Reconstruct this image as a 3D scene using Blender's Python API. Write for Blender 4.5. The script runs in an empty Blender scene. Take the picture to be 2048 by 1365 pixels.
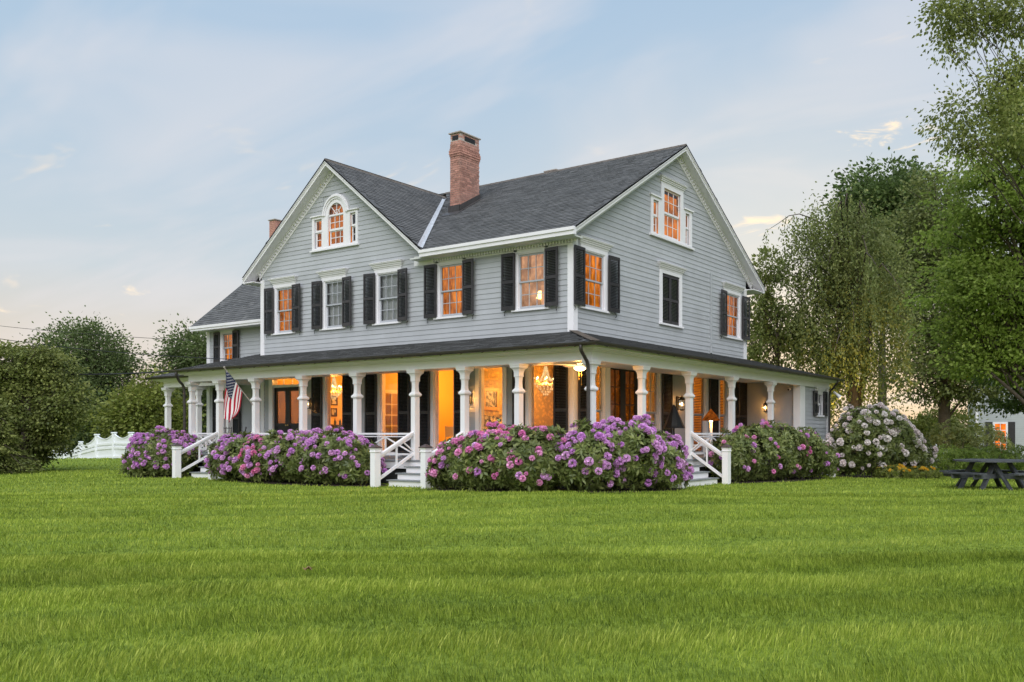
import bpy, bmesh, math, random
import numpy as np
from mathutils import Vector, Matrix, Euler

random.seed(7); rng = np.random.default_rng(11)
scene = bpy.context.scene
COL = scene.collection

# ------------------------------------------------------------------ camera
cam_d = bpy.data.cameras.new('camera'); cam = bpy.data.objects.new('camera', cam_d); COL.objects.link(cam)
CAM = Vector((14.307, -17.744, 1.449)); YAW = math.radians(59.668)
cam.location = CAM
cam.rotation_euler = (math.pi / 2, 0, math.radians(90) - YAW)
cam_d.sensor_width = 36.0; cam_d.lens = 36.0 * 1688 / 2048
cam_d.shift_x = -(1400 - 1024) / 2048; cam_d.shift_y = (867 - 682.5) / 2048
cam_d.clip_start = 0.1; cam_d.clip_end = 6000
scene.camera = cam
FW = Vector((-math.cos(YAW), math.sin(YAW), 0)); RT = Vector((math.sin(YAW), math.cos(YAW), 0))

# ------------------------------------------------------------------ sky, sun, exposure
FILL_EL = math.radians(48); FILL_AZ = math.radians(-52)      # azimuth of the light, measured from +X
CLOUDS = [(1.8675, 0.3304, 0.0818, 0.0229, 0.9), (2.0174, 0.2403, 0.0631, 0.0126, 0.75), (2.6934, 0.1401, 0.0165, 0.0068, 0.9), (2.7527, 0.1148, 0.0514, 0.0065, 0.85)]   # azimuth, elevation, half-width, half-height, strength
world = bpy.data.worlds.new('World'); scene.world = world; world.use_nodes = True
nt = world.node_tree; nt.nodes.clear()
def N(t, **k):
    n = nt.nodes.new(t)
    for a, b in k.items(): setattr(n, a, b)
    return n
def L(a, b): nt.links.new(a, b)
out = N('ShaderNodeOutputWorld'); bg = N('ShaderNodeBackground')
sky = N('ShaderNodeTexSky'); sky.sky_type = 'NISHITA'; sky.sun_disc = False
sky.sun_elevation = FILL_EL; sky.sun_rotation = math.pi / 2 - FILL_AZ
tc = N('ShaderNodeTexCoord'); sep = N('ShaderNodeSeparateXYZ'); L(tc.outputs['Generated'], sep.inputs[0])
ramp = N('ShaderNodeValToRGB'); cr = ramp.color_ramp
cr.elements[0].position = 0.0; cr.elements[0].color = (.78, .58, .42, 1)
cr.elements[1].position = 1.0; cr.elements[1].color = (.25, .41, .62, 1)
for p, c in ((.06, (.80, .65, .50)), (.11, (.72, .67, .60)), (.16, (.61, .67, .70)), (.25, (.52, .63, .725)), (.40, (.425, .58, .745)), (.55, (.37, .54, .74))):
    e = cr.elements.new(p); e.color = (*c, 1)
L(sep.outputs['Z'], ramp.inputs[0])
sc_ = N('ShaderNodeVectorMath', operation='SCALE'); sc_.inputs['Scale'].default_value = .055
L(sky.outputs[0], sc_.inputs[0])
m1 = N('ShaderNodeMix', data_type='RGBA'); m1.inputs['Factor'].default_value = .85
L(sc_.outputs[0], m1.inputs['A']); L(ramp.outputs[0], m1.inputs['B'])
# thin high cloud: noise on a plane far overhead
den = N('ShaderNodeMath', operation='ADD'); den.inputs[1].default_value = .16; L(sep.outputs['Z'], den.inputs[0])
dv = N('ShaderNodeVectorMath', operation='DIVIDE'); cmb = N('ShaderNodeCombineXYZ')
for i in range(3): L(den.outputs[0], cmb.inputs[i])
L(tc.outputs['Generated'], dv.inputs[0]); L(cmb.outputs[0], dv.inputs[1])
mp = N('ShaderNodeMapping'); mp.inputs['Scale'].default_value = (.75, 2.1, .4); mp.inputs['Rotation'].default_value = (0, 0, 1.15)
L(dv.outputs[0], mp.inputs[0])
nz = N('ShaderNodeTexNoise'); nz.inputs['Scale'].default_value = 1.1; nz.inputs['Detail'].default_value = 4; nz.inputs['Roughness'].default_value = .55; nz.inputs['Distortion'].default_value = .7
L(mp.outputs[0], nz.inputs['Vector'])
r2 = N('ShaderNodeMapRange', interpolation_type='SMOOTHSTEP'); r2.inputs['From Min'].default_value = .40; r2.inputs['From Max'].default_value = .74
r2.inputs['To Max'].default_value = .46; L(nz.outputs[0], r2.inputs['Value'])
m2 = N('ShaderNodeMix', data_type='RGBA'); L(r2.outputs[0], m2.inputs['Factor']); L(m1.outputs['Result'], m2.inputs['A']); m2.inputs['B'].default_value = (.745, .705, .715, 1)
# small lit cloud wisps
mp2 = N('ShaderNodeMapping'); mp2.inputs['Scale'].default_value = (2.2, 4.6, 1.2); mp2.inputs['Rotation'].default_value = (0, 0, .95); mp2.inputs['Location'].default_value = (3.1, 1.7, 0)
L(dv.outputs[0], mp2.inputs[0])
nz2 = N('ShaderNodeTexNoise'); nz2.inputs['Scale'].default_value = .9; nz2.inputs['Detail'].default_value = 4; nz2.inputs['Roughness'].default_value = .6; nz2.inputs['Distortion'].default_value = .4
L(mp2.outputs[0], nz2.inputs['Vector'])
r3 = N('ShaderNodeMapRange', interpolation_type='SMOOTHSTEP'); r3.inputs['From Min'].default_value = .62; r3.inputs['From Max'].default_value = .80; r3.inputs['To Max'].default_value = .8
L(nz2.outputs[0], r3.inputs['Value'])
m3 = N('ShaderNodeMix', data_type='RGBA'); L(r3.outputs[0], m3.inputs['Factor']); L(m2.outputs['Result'], m3.inputs['A']); m3.inputs['B'].default_value = (.93, .78, .62, 1)
# a few separate warm-lit clouds, each a soft patch broken up by noise
prev = m3.outputs['Result']
nz3 = N('ShaderNodeTexNoise'); nz3.inputs['Scale'].default_value = 44; nz3.inputs['Detail'].default_value = 4; nz3.inputs['Roughness'].default_value = .6; nz3.inputs['Distortion'].default_value = .8
mp3 = N('ShaderNodeMapping'); mp3.inputs['Scale'].default_value = (.42, .42, 1.5); L(tc.outputs['Generated'], mp3.inputs[0]); L(mp3.outputs[0], nz3.inputs['Vector'])
for az_, el_, wd_, ht_, st_ in CLOUDS:
    dvec = Vector((math.cos(el_) * math.cos(az_), math.cos(el_) * math.sin(az_), math.sin(el_))); sd_ = Vector((-math.sin(az_), math.cos(az_), 0)); up_v = dvec.cross(sd_)
    acc = None
    for ax_, w_ in ((sd_, wd_), (up_v, ht_)):
        dp = N('ShaderNodeVectorMath', operation='DOT_PRODUCT'); dp.inputs[1].default_value = ax_; sb = N('ShaderNodeVectorMath', operation='SUBTRACT'); sb.inputs[1].default_value = dvec; L(tc.outputs['Generated'], sb.inputs[0]); L(sb.outputs[0], dp.inputs[0])
        dm = N('ShaderNodeMath', operation='DIVIDE'); dm.inputs[1].default_value = w_; L(dp.outputs['Value'], dm.inputs[0]); pw = N('ShaderNodeMath', operation='MULTIPLY'); L(dm.outputs[0], pw.inputs[0]); L(dm.outputs[0], pw.inputs[1])
        if acc is None: acc = pw.outputs[0]
        else:
            ad_ = N('ShaderNodeMath', operation='ADD'); L(acc, ad_.inputs[0]); L(pw.outputs[0], ad_.inputs[1]); acc = ad_.outputs[0]
    # mask = smoothstep(noise + .35 - r^2)
    su = N('ShaderNodeMath', operation='SUBTRACT'); L(nz3.outputs[0], su.inputs[0]); hf = N('ShaderNodeMath', operation='MULTIPLY'); hf.inputs[1].default_value = .16; L(acc, hf.inputs[0]); L(hf.outputs[0], su.inputs[1])
    rm = N('ShaderNodeMapRange', interpolation_type='SMOOTHSTEP'); rm.inputs['From Min'].default_value = .44; rm.inputs['From Max'].default_value = .66; rm.inputs['To Max'].default_value = st_; L(su.outputs[0], rm.inputs['Value'])
    mm = N('ShaderNodeMix', data_type='RGBA'); L(rm.outputs[0], mm.inputs['Factor']); L(prev, mm.inputs['A']); mm.inputs['B'].default_value = (1.0, .83, .62, 1); prev = mm.outputs['Result']
# afterglow low over the trees on the right
gv = N('ShaderNodeVectorMath', operation='DOT_PRODUCT'); L(tc.outputs['Generated'], gv.inputs[0]); gv.inputs[1].default_value = Vector((-.42, .905, .08)).normalized()
gp = N('ShaderNodeMath', operation='POWER'); gm = N('ShaderNodeMath', operation='MAXIMUM'); gm.inputs[1].default_value = 0
L(gv.outputs['Value'], gm.inputs[0]); L(gm.outputs[0], gp.inputs[0]); gp.inputs[1].default_value = 26
m4 = N('ShaderNodeMix', data_type='RGBA', blend_type='ADD'); m4.inputs['Factor'].default_value = 1
gs = N('ShaderNodeVectorMath', operation='SCALE'); gs.inputs[0].default_value = (.30, .17, .01); L(gp.outputs[0], gs.inputs['Scale'])
L(prev, m4.inputs['A']); L(gs.outputs[0], m4.inputs['B'])
L(m4.outputs['Result'], bg.inputs['Color']); bg.inputs['Strength'].default_value = .80
L(bg.outputs[0], out.inputs[0])

front_fill_d = bpy.data.lights.new('sun', 'SUN'); sun = bpy.data.objects.new('sun', front_fill_d); COL.objects.link(sun)
front_fill_d.energy = 2.6; front_fill_d.angle = math.radians(70); front_fill_d.color = (1.0, .985, .965)  # wide fill light added from the front; the setting sun lies behind the house
sdir = Vector((math.cos(FILL_EL) * math.cos(FILL_AZ), math.cos(FILL_EL) * math.sin(FILL_AZ), math.sin(FILL_EL)))
sun.rotation_euler = sdir.to_track_quat('Z', 'Y').to_euler(); sun.location = (20, -30, 40)
vs = scene.view_settings; vs.view_transform = 'Standard'; vs.look = 'None'; vs.exposure = 0.5; vs.gamma = 1.0; vs.use_curve_mapping = False
scene.cycles.use_denoising = True; scene.cycles.use_adaptive_sampling = True; scene.cycles.adaptive_threshold = .02
scene.cycles.max_bounces = 4; scene.cycles.diffuse_bounces = 3; scene.cycles.glossy_bounces = 2; scene.cycles.transparent_max_bounces = 12
scene.cycles.sample_clamp_indirect = 6.0

# ------------------------------------------------------------------ materials
MAT = {}
def mat_new(name):
    m = bpy.data.materials.new(name); m.use_nodes = True; m.node_tree.nodes.clear(); MAT[name] = m
    t = m.node_tree; o = t.nodes.new('ShaderNodeOutputMaterial')
    return m, t, o
def paint(name, col, rough=.5, var=.06, scale=3.0, rand=0.0, spec=.35, bump=0.0, bscale=40.0, dirt=None, metal=0.0, streak=0.0):
    """painted / plain surface: base colour with uneven wear, optional per-object tone and fine relief"""
    m, t, o = mat_new(name); n = t.nodes; l = t.links
    b = n.new('ShaderNodeBsdfPrincipled'); l.new(b.outputs[0], o.inputs[0])
    b.inputs['Roughness'].default_value = rough; b.inputs['Specular IOR Level'].default_value = spec; b.inputs['Metallic'].default_value = metal
    tcn = n.new('ShaderNodeTexCoord'); nz = n.new('ShaderNodeTexNoise'); nz.inputs['Scale'].default_value = scale; nz.inputs['Detail'].default_value = 6; nz.inputs['Roughness'].default_value = .62
    geo = n.new('ShaderNodeNewGeometry'); l.new(geo.outputs['Position'], nz.inputs['Vector'])
    mr = n.new('ShaderNodeMapRange'); mr.inputs['From Min'].default_value = .3; mr.inputs['From Max'].default_value = .7
    mr.inputs['To Min'].default_value = 1 - var; mr.inputs['To Max'].default_value = 1 + var; l.new(nz.outputs[0], mr.inputs[0])
    val = mr.outputs[0]
    if rand:
        oi = n.new('ShaderNodeObjectInfo'); mr2 = n.new('ShaderNodeMapRange'); mr2.inputs['To Min'].default_value = 1 - rand; mr2.inputs['To Max'].default_value = 1 + rand
        l.new(oi.outputs['Random'], mr2.inputs[0]); mu = n.new('ShaderNodeMath'); mu.operation = 'MULTIPLY'; l.new(val, mu.inputs[0]); l.new(mr2.outputs[0], mu.inputs[1]); val = mu.outputs[0]
    sc = n.new('ShaderNodeVectorMath'); sc.operation = 'SCALE'; sc.inputs[0].default_value = col; l.new(val, sc.inputs['Scale'])
    src = sc.outputs[0]
    if dirt:
        nz3 = n.new('ShaderNodeTexNoise'); nz3.inputs['Scale'].default_value = 1.3; nz3.inputs['Detail'].default_value = 8; l.new(geo.outputs['Position'], nz3.inputs['Vector'])
        mr3 = n.new('ShaderNodeMapRange'); mr3.inputs['From Min'].default_value = .5; mr3.inputs['From Max'].default_value = .8; mr3.inputs['To Max'].default_value = .5; l.new(nz3.outputs[0], mr3.inputs[0])
        mx = n.new('ShaderNodeMix'); mx.data_type = 'RGBA'; l.new(mr3.outputs[0], mx.inputs['Factor']); l.new(src, mx.inputs['A']); mx.inputs['B'].default_value = (*dirt, 1); src = mx.outputs['Result']
    if streak:
        mps = n.new('ShaderNodeMapping'); mps.inputs['Scale'].default_value = (1.6, 1.6, .35); l.new(geo.outputs['Position'], mps.inputs[0]); nzk = n.new('ShaderNodeTexNoise'); nzk.inputs['Scale'].default_value = 1.0; nzk.inputs['Detail'].default_value = 6; l.new(mps.outputs[0], nzk.inputs['Vector'])
        mrk = n.new('ShaderNodeMapRange'); mrk.inputs['From Min'].default_value = .3; mrk.inputs['From Max'].default_value = .7; mrk.inputs['To Min'].default_value = 1 - streak; mrk.inputs['To Max'].default_value = 1 + streak * .6; l.new(nzk.outputs[0], mrk.inputs[0])
        sk = n.new('ShaderNodeVectorMath'); sk.operation = 'SCALE'; l.new(src, sk.inputs[0]); l.new(mrk.outputs[0], sk.inputs['Scale']); src = sk.outputs[0]
    l.new(src, b.inputs['Base Color'])
    if bump:
        nb = n.new('ShaderNodeTexNoise'); nb.inputs['Scale'].default_value = bscale; nb.inputs['Detail'].default_value = 4; l.new(geo.outputs['Position'], nb.inputs['Vector'])
        bp = n.new('ShaderNodeBump'); bp.inputs['Strength'].default_value = bump; bp.inputs['Distance'].default_value = .01; l.new(nb.outputs[0], bp.inputs['Height']); l.new(bp.outputs[0], b.inputs['Normal'])
    return m
def glow(name, col, strength, var=.0, scale=6.0, stretch=None, col2=None):
    m, t, o = mat_new(name); n = t.nodes; l = t.links
    e = n.new('ShaderNodeEmission'); e.inputs['Strength'].default_value = strength; e.inputs['Color'].default_value = (*col, 1); l.new(e.outputs[0], o.inputs[0])
    if var:
        geo = n.new('ShaderNodeNewGeometry'); mp = n.new('ShaderNodeMapping'); l.new(geo.outputs['Position'], mp.inputs[0])
        if stretch: mp.inputs['Scale'].default_value = stretch
        nz = n.new('ShaderNodeTexNoise'); nz.inputs['Scale'].default_value = scale; nz.inputs['Detail'].default_value = 5; l.new(mp.outputs[0], nz.inputs['Vector'])
        mr = n.new('ShaderNodeMapRange'); mr.inputs['From Min'].default_value = .33; mr.inputs['From Max'].default_value = .67; l.new(nz.outputs[0], mr.inputs[0])
        mx = n.new('ShaderNodeMix'); mx.data_type = 'RGBA'; l.new(mr.outputs[0], mx.inputs['Factor'])
        c2 = col2 or tuple(c * (1 - var) for c in col)
        mx.inputs['A'].default_value = (*c2, 1); mx.inputs['B'].default_value = (*col, 1); l.new(mx.outputs['Result'], e.inputs['Color'])
        nl = n.new('ShaderNodeTexNoise'); nl.inputs['Scale'].default_value = 1.9; nl.inputs['Detail'].default_value = 3; l.new(geo.outputs['Position'], nl.inputs['Vector'])
        ml = n.new('ShaderNodeMapRange'); ml.inputs['From Min'].default_value = .32; ml.inputs['From Max'].default_value = .68; ml.inputs['To Min'].default_value = strength * .45; ml.inputs['To Max'].default_value = strength * 1.45; l.new(nl.outputs[0], ml.inputs[0]); l.new(ml.outputs[0], e.inputs['Strength'])
    return m
def leafmat(name, c1, c2, c3, trans=.35, rough=.5, spec=.3, big=.25):
    """foliage: three tones by leaf, broad clump-to-clump drift, light passing through"""
    m, t, o = mat_new(name); n = t.nodes; l = t.links
    at = n.new('ShaderNodeAttribute'); at.attribute_name = 'tint'
    rp = n.new('ShaderNodeValToRGB'); e = rp.color_ramp.elements; e[0].color = (*c1, 1); e[1].color = (*c3, 1); k = e.new(.5); k.color = (*c2, 1); l.new(at.outputs['Fac'], rp.inputs[0])
    geo = n.new('ShaderNodeNewGeometry'); nz = n.new('ShaderNodeTexNoise'); nz.inputs['Scale'].default_value = .7; nz.inputs['Detail'].default_value = 3; l.new(geo.outputs['Position'], nz.inputs['Vector'])
    mr = n.new('ShaderNodeMapRange'); mr.inputs['From Min'].default_value = .3; mr.inputs['From Max'].default_value = .7; mr.inputs['To Min'].default_value = 1 - big; mr.inputs['To Max'].default_value = 1 + big; l.new(nz.outputs[0], mr.inputs[0])
    sc = n.new('ShaderNodeVectorMath'); sc.operation = 'SCALE'; l.new(rp.outputs[0], sc.inputs[0]); l.new(mr.outputs[0], sc.inputs['Scale'])
    b = n.new('ShaderNodeBsdfPrincipled'); b.inputs['Roughness'].default_value = rough; b.inputs['Specular IOR Level'].default_value = spec; l.new(sc.outputs[0], b.inputs['Base Color'])
    tr = n.new('ShaderNodeBsdfTranslucent'); l.new(sc.outputs[0], tr.inputs['Color'])
    mx = n.new('ShaderNodeMixShader'); mx.inputs[0].default_value = trans; l.new(b.outputs[0], mx.inputs[1]); l.new(tr.outputs[0], mx.inputs[2]); l.new(mx.outputs[0], o.inputs[0])
    return m
def glassmat(name, tint=(.95, .95, .95), base=.07):
    m, t, o = mat_new(name); n = t.nodes; l = t.links
    tr = n.new('ShaderNodeBsdfTransparent'); tr.inputs[0].default_value = (*tint, 1)
    g = n.new('ShaderNodeBsdfGlossy'); g.inputs['Roughness'].default_value = .03
    geo = n.new('ShaderNodeNewGeometry'); nz = n.new('ShaderNodeTexNoise'); nz.inputs['Scale'].default_value = 2.2; l.new(geo.outputs['Position'], nz.inputs['Vector'])
    bp = n.new('ShaderNodeBump'); bp.inputs['Strength'].default_value = .12; bp.inputs['Distance'].default_value = .05; l.new(nz.outputs[0], bp.inputs['Height']); l.new(bp.outputs[0], g.inputs['Normal'])
    fr = n.new('ShaderNodeFresnel'); fr.inputs[0].default_value = 1.5
    ad = n.new('ShaderNodeMath'); ad.operation = 'ADD'; ad.inputs[1].default_value = base; ad.use_clamp = True; l.new(fr.outputs[0], ad.inputs[0])
    mx = n.new('ShaderNodeMixShader'); l.new(ad.outputs[0], mx.inputs[0]); l.new(tr.outputs[0], mx.inputs[1]); l.new(g.outputs[0], mx.inputs[2]); l.new(mx.outputs[0], o.inputs[0])
    return m

paint('shingle_base', (.085, .087, .092), .9, .2, 5)
paint('siding', (.408, .418, .448), .55, .05, 2.2, rand=.05, dirt=(.355, .36, .375), streak=.035)
paint('white', (.765, .745, .785), .45, .03, 2.5, dirt=(.66, .66, .65))
paint('porch_white', (.775, .76, .785), .45, .03, 2.5)
paint('sash', (.40, .41, .45), .45, .04)
paint('shutter', (.034, .031, .034), .42, .25, 8, rand=.25)
paint('louver', (.016, .015, .016), .5, .2, 8)
paint('black', (.012, .012, .013), .45, .2)
paint('gutter', (.035, .028, .026), .4, .25, 4, spec=.5)
paint('deck', (.22, .23, .25), .6, .1)
paint('tread', (.20, .215, .225), .6, .12, 5)
paint('cap_copper', (.075, .055, .055), .4, .3, 12)
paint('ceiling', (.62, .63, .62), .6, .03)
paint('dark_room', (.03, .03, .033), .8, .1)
paint('flashing', (.055, .05, .05), .45, .2, 8)
paint('valley_metal', (.56, .57, .60), .35, .2, 9, metal=.35, bump=.6, bscale=14)
paint('mortar', (.46, .40, .37), .9, .12, 20)
paint('brick', (.385, .195, .155), .85, .2, 9, rand=.30, bump=.4, bscale=60, dirt=(.42, .29, .26))
paint('stone_cap', (.38, .33, .30), .8, .12)
paint('cream_wall', (.78, .52, .16), .7, .04, 1.5)
paint('cream_trim', (.82, .68, .42), .5, .03)
paint('room_floor', (.30, .17, .08), .5, .15, 4)
paint('dark_wood', (.05, .025, .012), .45, .3, 6)
paint('olive_fabric', (.055, .05, .03), .9, .2, 10)
paint('gold_frame', (.55, .33, .08), .4, .2, 20)
paint('brass', (.5, .35, .12), .35, .2, metal=.8)
paint('iron', (.03, .026, .026), .5, .2)
paint('vinyl', (.78, .80, .83), .4, .02, 1.5)
paint('table_gray', (.060, .065, .073), .65, .3, 9, rand=.2, dirt=(.11, .11, .115), bump=.4)
paint('bark', (.075, .058, .045), .9, .3, 6, bump=.8, bscale=18)
paint('bark_gray', (.13, .115, .10), .9, .25, 6, bump=.8, bscale=18)
paint('wire', (.012, .012, .013), .6, .1)
paint('mulch_shade', (.035, .024, .016), .95, .4, 9, bump=1, bscale=30)
paint('curtain_white', (.55, .57, .60), .8, .12, 5)
paint('lamp_shade_dark', (.16, .05, .012), .5, .3)
paint('cushion', (.55, .50, .46), .8, .1)
paint('wicker', (.17, .10, .06), .8, .3, 25)
paint('dirty_leaf', (.25, .16, .08), .8, .2)
paint('neighbour_siding', (.40, .42, .44), .6, .05)
paint('patina', (.10, .16, .14), .5, .2)
glassmat('glass', base=.015); glassmat('glass_dark', (.42, .40, .40), .06); glassmat('glass_smoke', (.20, .17, .15), .03)
glow('lit_orange', (1.0, .30, .02), 0.62, .5, 5.0, (5, 5, .6), (.42, .085, .008))
glow('lit_orange_mid', (.9, .25, .018), 0.54, .5, 4.0, (6, 6, 1.2), (.33, .07, .006))
glow('lit_pale', (.86, .43, .21), 0.544, .3, 3.0, (3, 3, 2.5), (.55, .26, .14))
glow('lit_blind', (.75, .20, .025), 0.42, .6, 3.0, (2, 2, 26), (.10, .02, .003))
glow('lit_dim', (.50, .15, .03), 0.33, .6, 3.0, (2, 2, 2), (.07, .02, .004))
glow('lit_neighbour', (1.0, .20, .02), 1.0, .3, 3.0, (1, 1, 1))
glow('lamp_shade_glow', (.5, .12, .015), .35, .7, 12, (1, 1, 1))
glow('bulb', (1.0, .66, .30), 9.0)
glow('bulb_soft', (1.0, .62, .22), 3.2)
glow('crystal', (1.0, .72, .34), 1.15, .6, 40.0, (1, 1, 1), (.38, .19, .05))
glow('fan_glass', (1.0, .70, .34), 5.0)

# wallpaper: gold with an olive leaf figure
m, t, o = mat_new('wallpaper'); n = t.nodes; l = t.links
b = n.new('ShaderNodeBsdfPrincipled'); b.inputs['Roughness'].default_value = .7; l.new(b.outputs[0], o.inputs[0])
geo = n.new('ShaderNodeNewGeometry'); vo = n.new('ShaderNodeTexVoronoi'); vo.inputs['Scale'].default_value = 9; l.new(geo.outputs['Position'], vo.inputs['Vector'])
nzw = n.new('ShaderNodeTexNoise'); nzw.inputs['Scale'].default_value = 14; nzw.inputs['Distortion'].default_value = 1.5; l.new(geo.outputs['Position'], nzw.inputs['Vector'])
mul = n.new('ShaderNodeMath'); mul.operation = 'MULTIPLY'; l.new(vo.outputs['Distance'], mul.inputs[0]); l.new(nzw.outputs[0], mul.inputs[1])
rw = n.new('ShaderNodeValToRGB'); rw.color_ramp.elements[0].position = .08; rw.color_ramp.elements[0].color = (.60, .38, .10, 1); rw.color_ramp.elements[1].position = .3; rw.color_ramp.elements[1].color = (.30, .21, .07, 1)
l.new(mul.outputs[0], rw.inputs[0]); l.new(rw.outputs[0], b.inputs['Base Color'])

# shingles: tone by tab (attribute), granule grain
m, t, o = mat_new('shingle'); n = t.nodes; l = t.links
b = n.new('ShaderNodeBsdfPrincipled'); b.inputs['Roughness'].default_value = .85; b.inputs['Specular IOR Level'].default_value = .25; l.new(b.outputs[0], o.inputs[0])
at = n.new('ShaderNodeAttribute'); at.attribute_name = 'tint'
rp = n.new('ShaderNodeValToRGB'); e = rp.color_ramp.elements; e[0].color = (.076, .077, .080, 1); e[1].color = (.140, .140, .142, 1); k = e.new(.5); k.color = (.108, .109, .112, 1); l.new(at.outputs['Fac'], rp.inputs[0])
geo = n.new('ShaderNodeNewGeometry'); nzs = n.new('ShaderNodeTexNoise'); nzs.inputs['Scale'].default_value = .8; nzs.inputs['Detail'].default_value = 9; nzs.inputs['Roughness'].default_value = .75; l.new(geo.outputs['Position'], nzs.inputs['Vector'])
mr = n.new('ShaderNodeMapRange'); mr.inputs['From Min'].default_value = .3; mr.inputs['From Max'].default_value = .7; mr.inputs['To Min'].default_value = .88; mr.inputs['To Max'].default_value = 1.12; l.new(nzs.outputs[0], mr.inputs[0])
sc = n.new('ShaderNodeVectorMath'); sc.operation = 'SCALE'; l.new(rp.outputs[0], sc.inputs[0]); l.new(mr.outputs[0], sc.inputs['Scale']); l.new(sc.outputs[0], b.inputs['Base Color'])

# flowers: tone by object
def flowermat(name, ca, cb):
    m, t, o = mat_new(name); n = t.nodes; l = t.links
    b = n.new('ShaderNodeBsdfPrincipled'); b.inputs['Roughness'].default_value = .6; b.inputs['Specular IOR Level'].default_value = .15
    oi = n.new('ShaderNodeObjectInfo'); mx = n.new('ShaderNodeMix'); mx.data_type = 'RGBA'; l.new(oi.outputs['Random'], mx.inputs['Factor']); mx.inputs['A'].default_value = (*ca, 1); mx.inputs['B'].default_value = (*cb, 1)
    at = n.new('ShaderNodeAttribute'); at.attribute_name = 'tint'
    sc = n.new('ShaderNodeVectorMath'); sc.operation = 'SCALE'; l.new(mx.outputs['Result'], sc.inputs[0]); l.new(at.outputs['Fac'], sc.inputs['Scale'])
    l.new(sc.outputs[0], b.inputs['Base Color']); tr = n.new('ShaderNodeBsdfTranslucent'); l.new(sc.outputs[0], tr.inputs['Color'])
    ms = n.new('ShaderNodeMixShader'); ms.inputs[0].default_value = .3; l.new(b.outputs[0], ms.inputs[1]); l.new(tr.outputs[0], ms.inputs[2]); l.new(ms.outputs[0], o.inputs[0])
flowermat('flower_purple', (.74, .34, .79), (.88, .54, .85))
flowermat('flower_pink', (.90, .28, .62), (.93, .48, .75))
flowermat('flower_magenta', (.92, .26, .54), (.90, .42, .68))
flowermat('flower_white', (.92, .80, .82), (.95, .90, .88))
flowermat('flower_yellow', (.80, .45, .03), (.85, .62, .10))
flowermat('flower_red', (.40, .01, .02), (.5, .02, .03))

leafmat('leaf_rhodo', (.062, .090, .026), (.155, .190, .055), (.310, .335, .115), .28, .42, .4)
leafmat('leaf_pear', (.050, .080, .026), (.108, .150, .050), (.200, .240, .100), .34)
leafmat('leaf_olive', (.085, .115, .022), (.170, .205, .040), (.290, .300, .070), .38)
leafmat('leaf_hemlock', (.066, .092, .024), (.170, .200, .052), (.300, .315, .095), .32)
leafmat('leaf_weep', (.092, .120, .034), (.190, .225, .066), (.310, .330, .120), .44)
leafmat('leaf_dark', (.046, .078, .024), (.102, .155, .046), (.180, .240, .080), .36)
leafmat('leaf_brown', (.072, .095, .028), (.158, .188, .058), (.265, .285, .100), .40)
leafmat('leaf_maple', (.125, .185, .030), (.265, .360, .065), (.430, .510, .135), .48)
leafmat('leaf_birch', (.115, .150, .038), (.225, .262, .070), (.370, .390, .130), .48)
leafmat('grass', (.075, .125, .015), (.285, .370, .044), (.560, .610, .130), .35, .5, .22, big=.14)

# lawn soil / turf under the blades
m, t, o = mat_new('turf'); n = t.nodes; l = t.links
b = n.new('ShaderNodeBsdfPrincipled'); b.inputs['Roughness'].default_value = .95; b.inputs['Specular IOR Level'].default_value = .1; l.new(b.outputs[0], o.inputs[0])
geo = n.new('ShaderNodeNewGeometry'); nza = n.new('ShaderNodeTexNoise'); nza.inputs['Scale'].default_value = 9; nza.inputs['Detail'].default_value = 8; nza.inputs['Roughness'].default_value = .7; l.new(geo.outputs['Position'], nza.inputs['Vector'])
ra = n.new('ShaderNodeValToRGB'); ra.color_ramp.elements[0].position = .3; ra.color_ramp.elements[0].color = (.070, .115, .016, 1); ra.color_ramp.elements[1].position = .72; ra.color_ramp.elements[1].color = (.26, .335, .048, 1)
l.new(nza.outputs[0], ra.inputs[0]); l.new(ra.outputs[0], b.inputs['Base Color'])
bp = n.new('ShaderNodeBump'); bp.inputs['Strength'].default_value = .7; bp.inputs['Distance'].default_value = .03; l.new(nza.outputs[0], bp.inputs['Height']); l.new(bp.outputs[0], b.inputs['Normal'])

# flag cloth: plain dyed cloth colours, one per piece
for nm, c in (('flag_red', (.42, .012, .035)), ('flag_white', (.78, .76, .76)), ('flag_blue', (.015, .022, .06))): paint(nm, c, .8, .06, 8)

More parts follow.
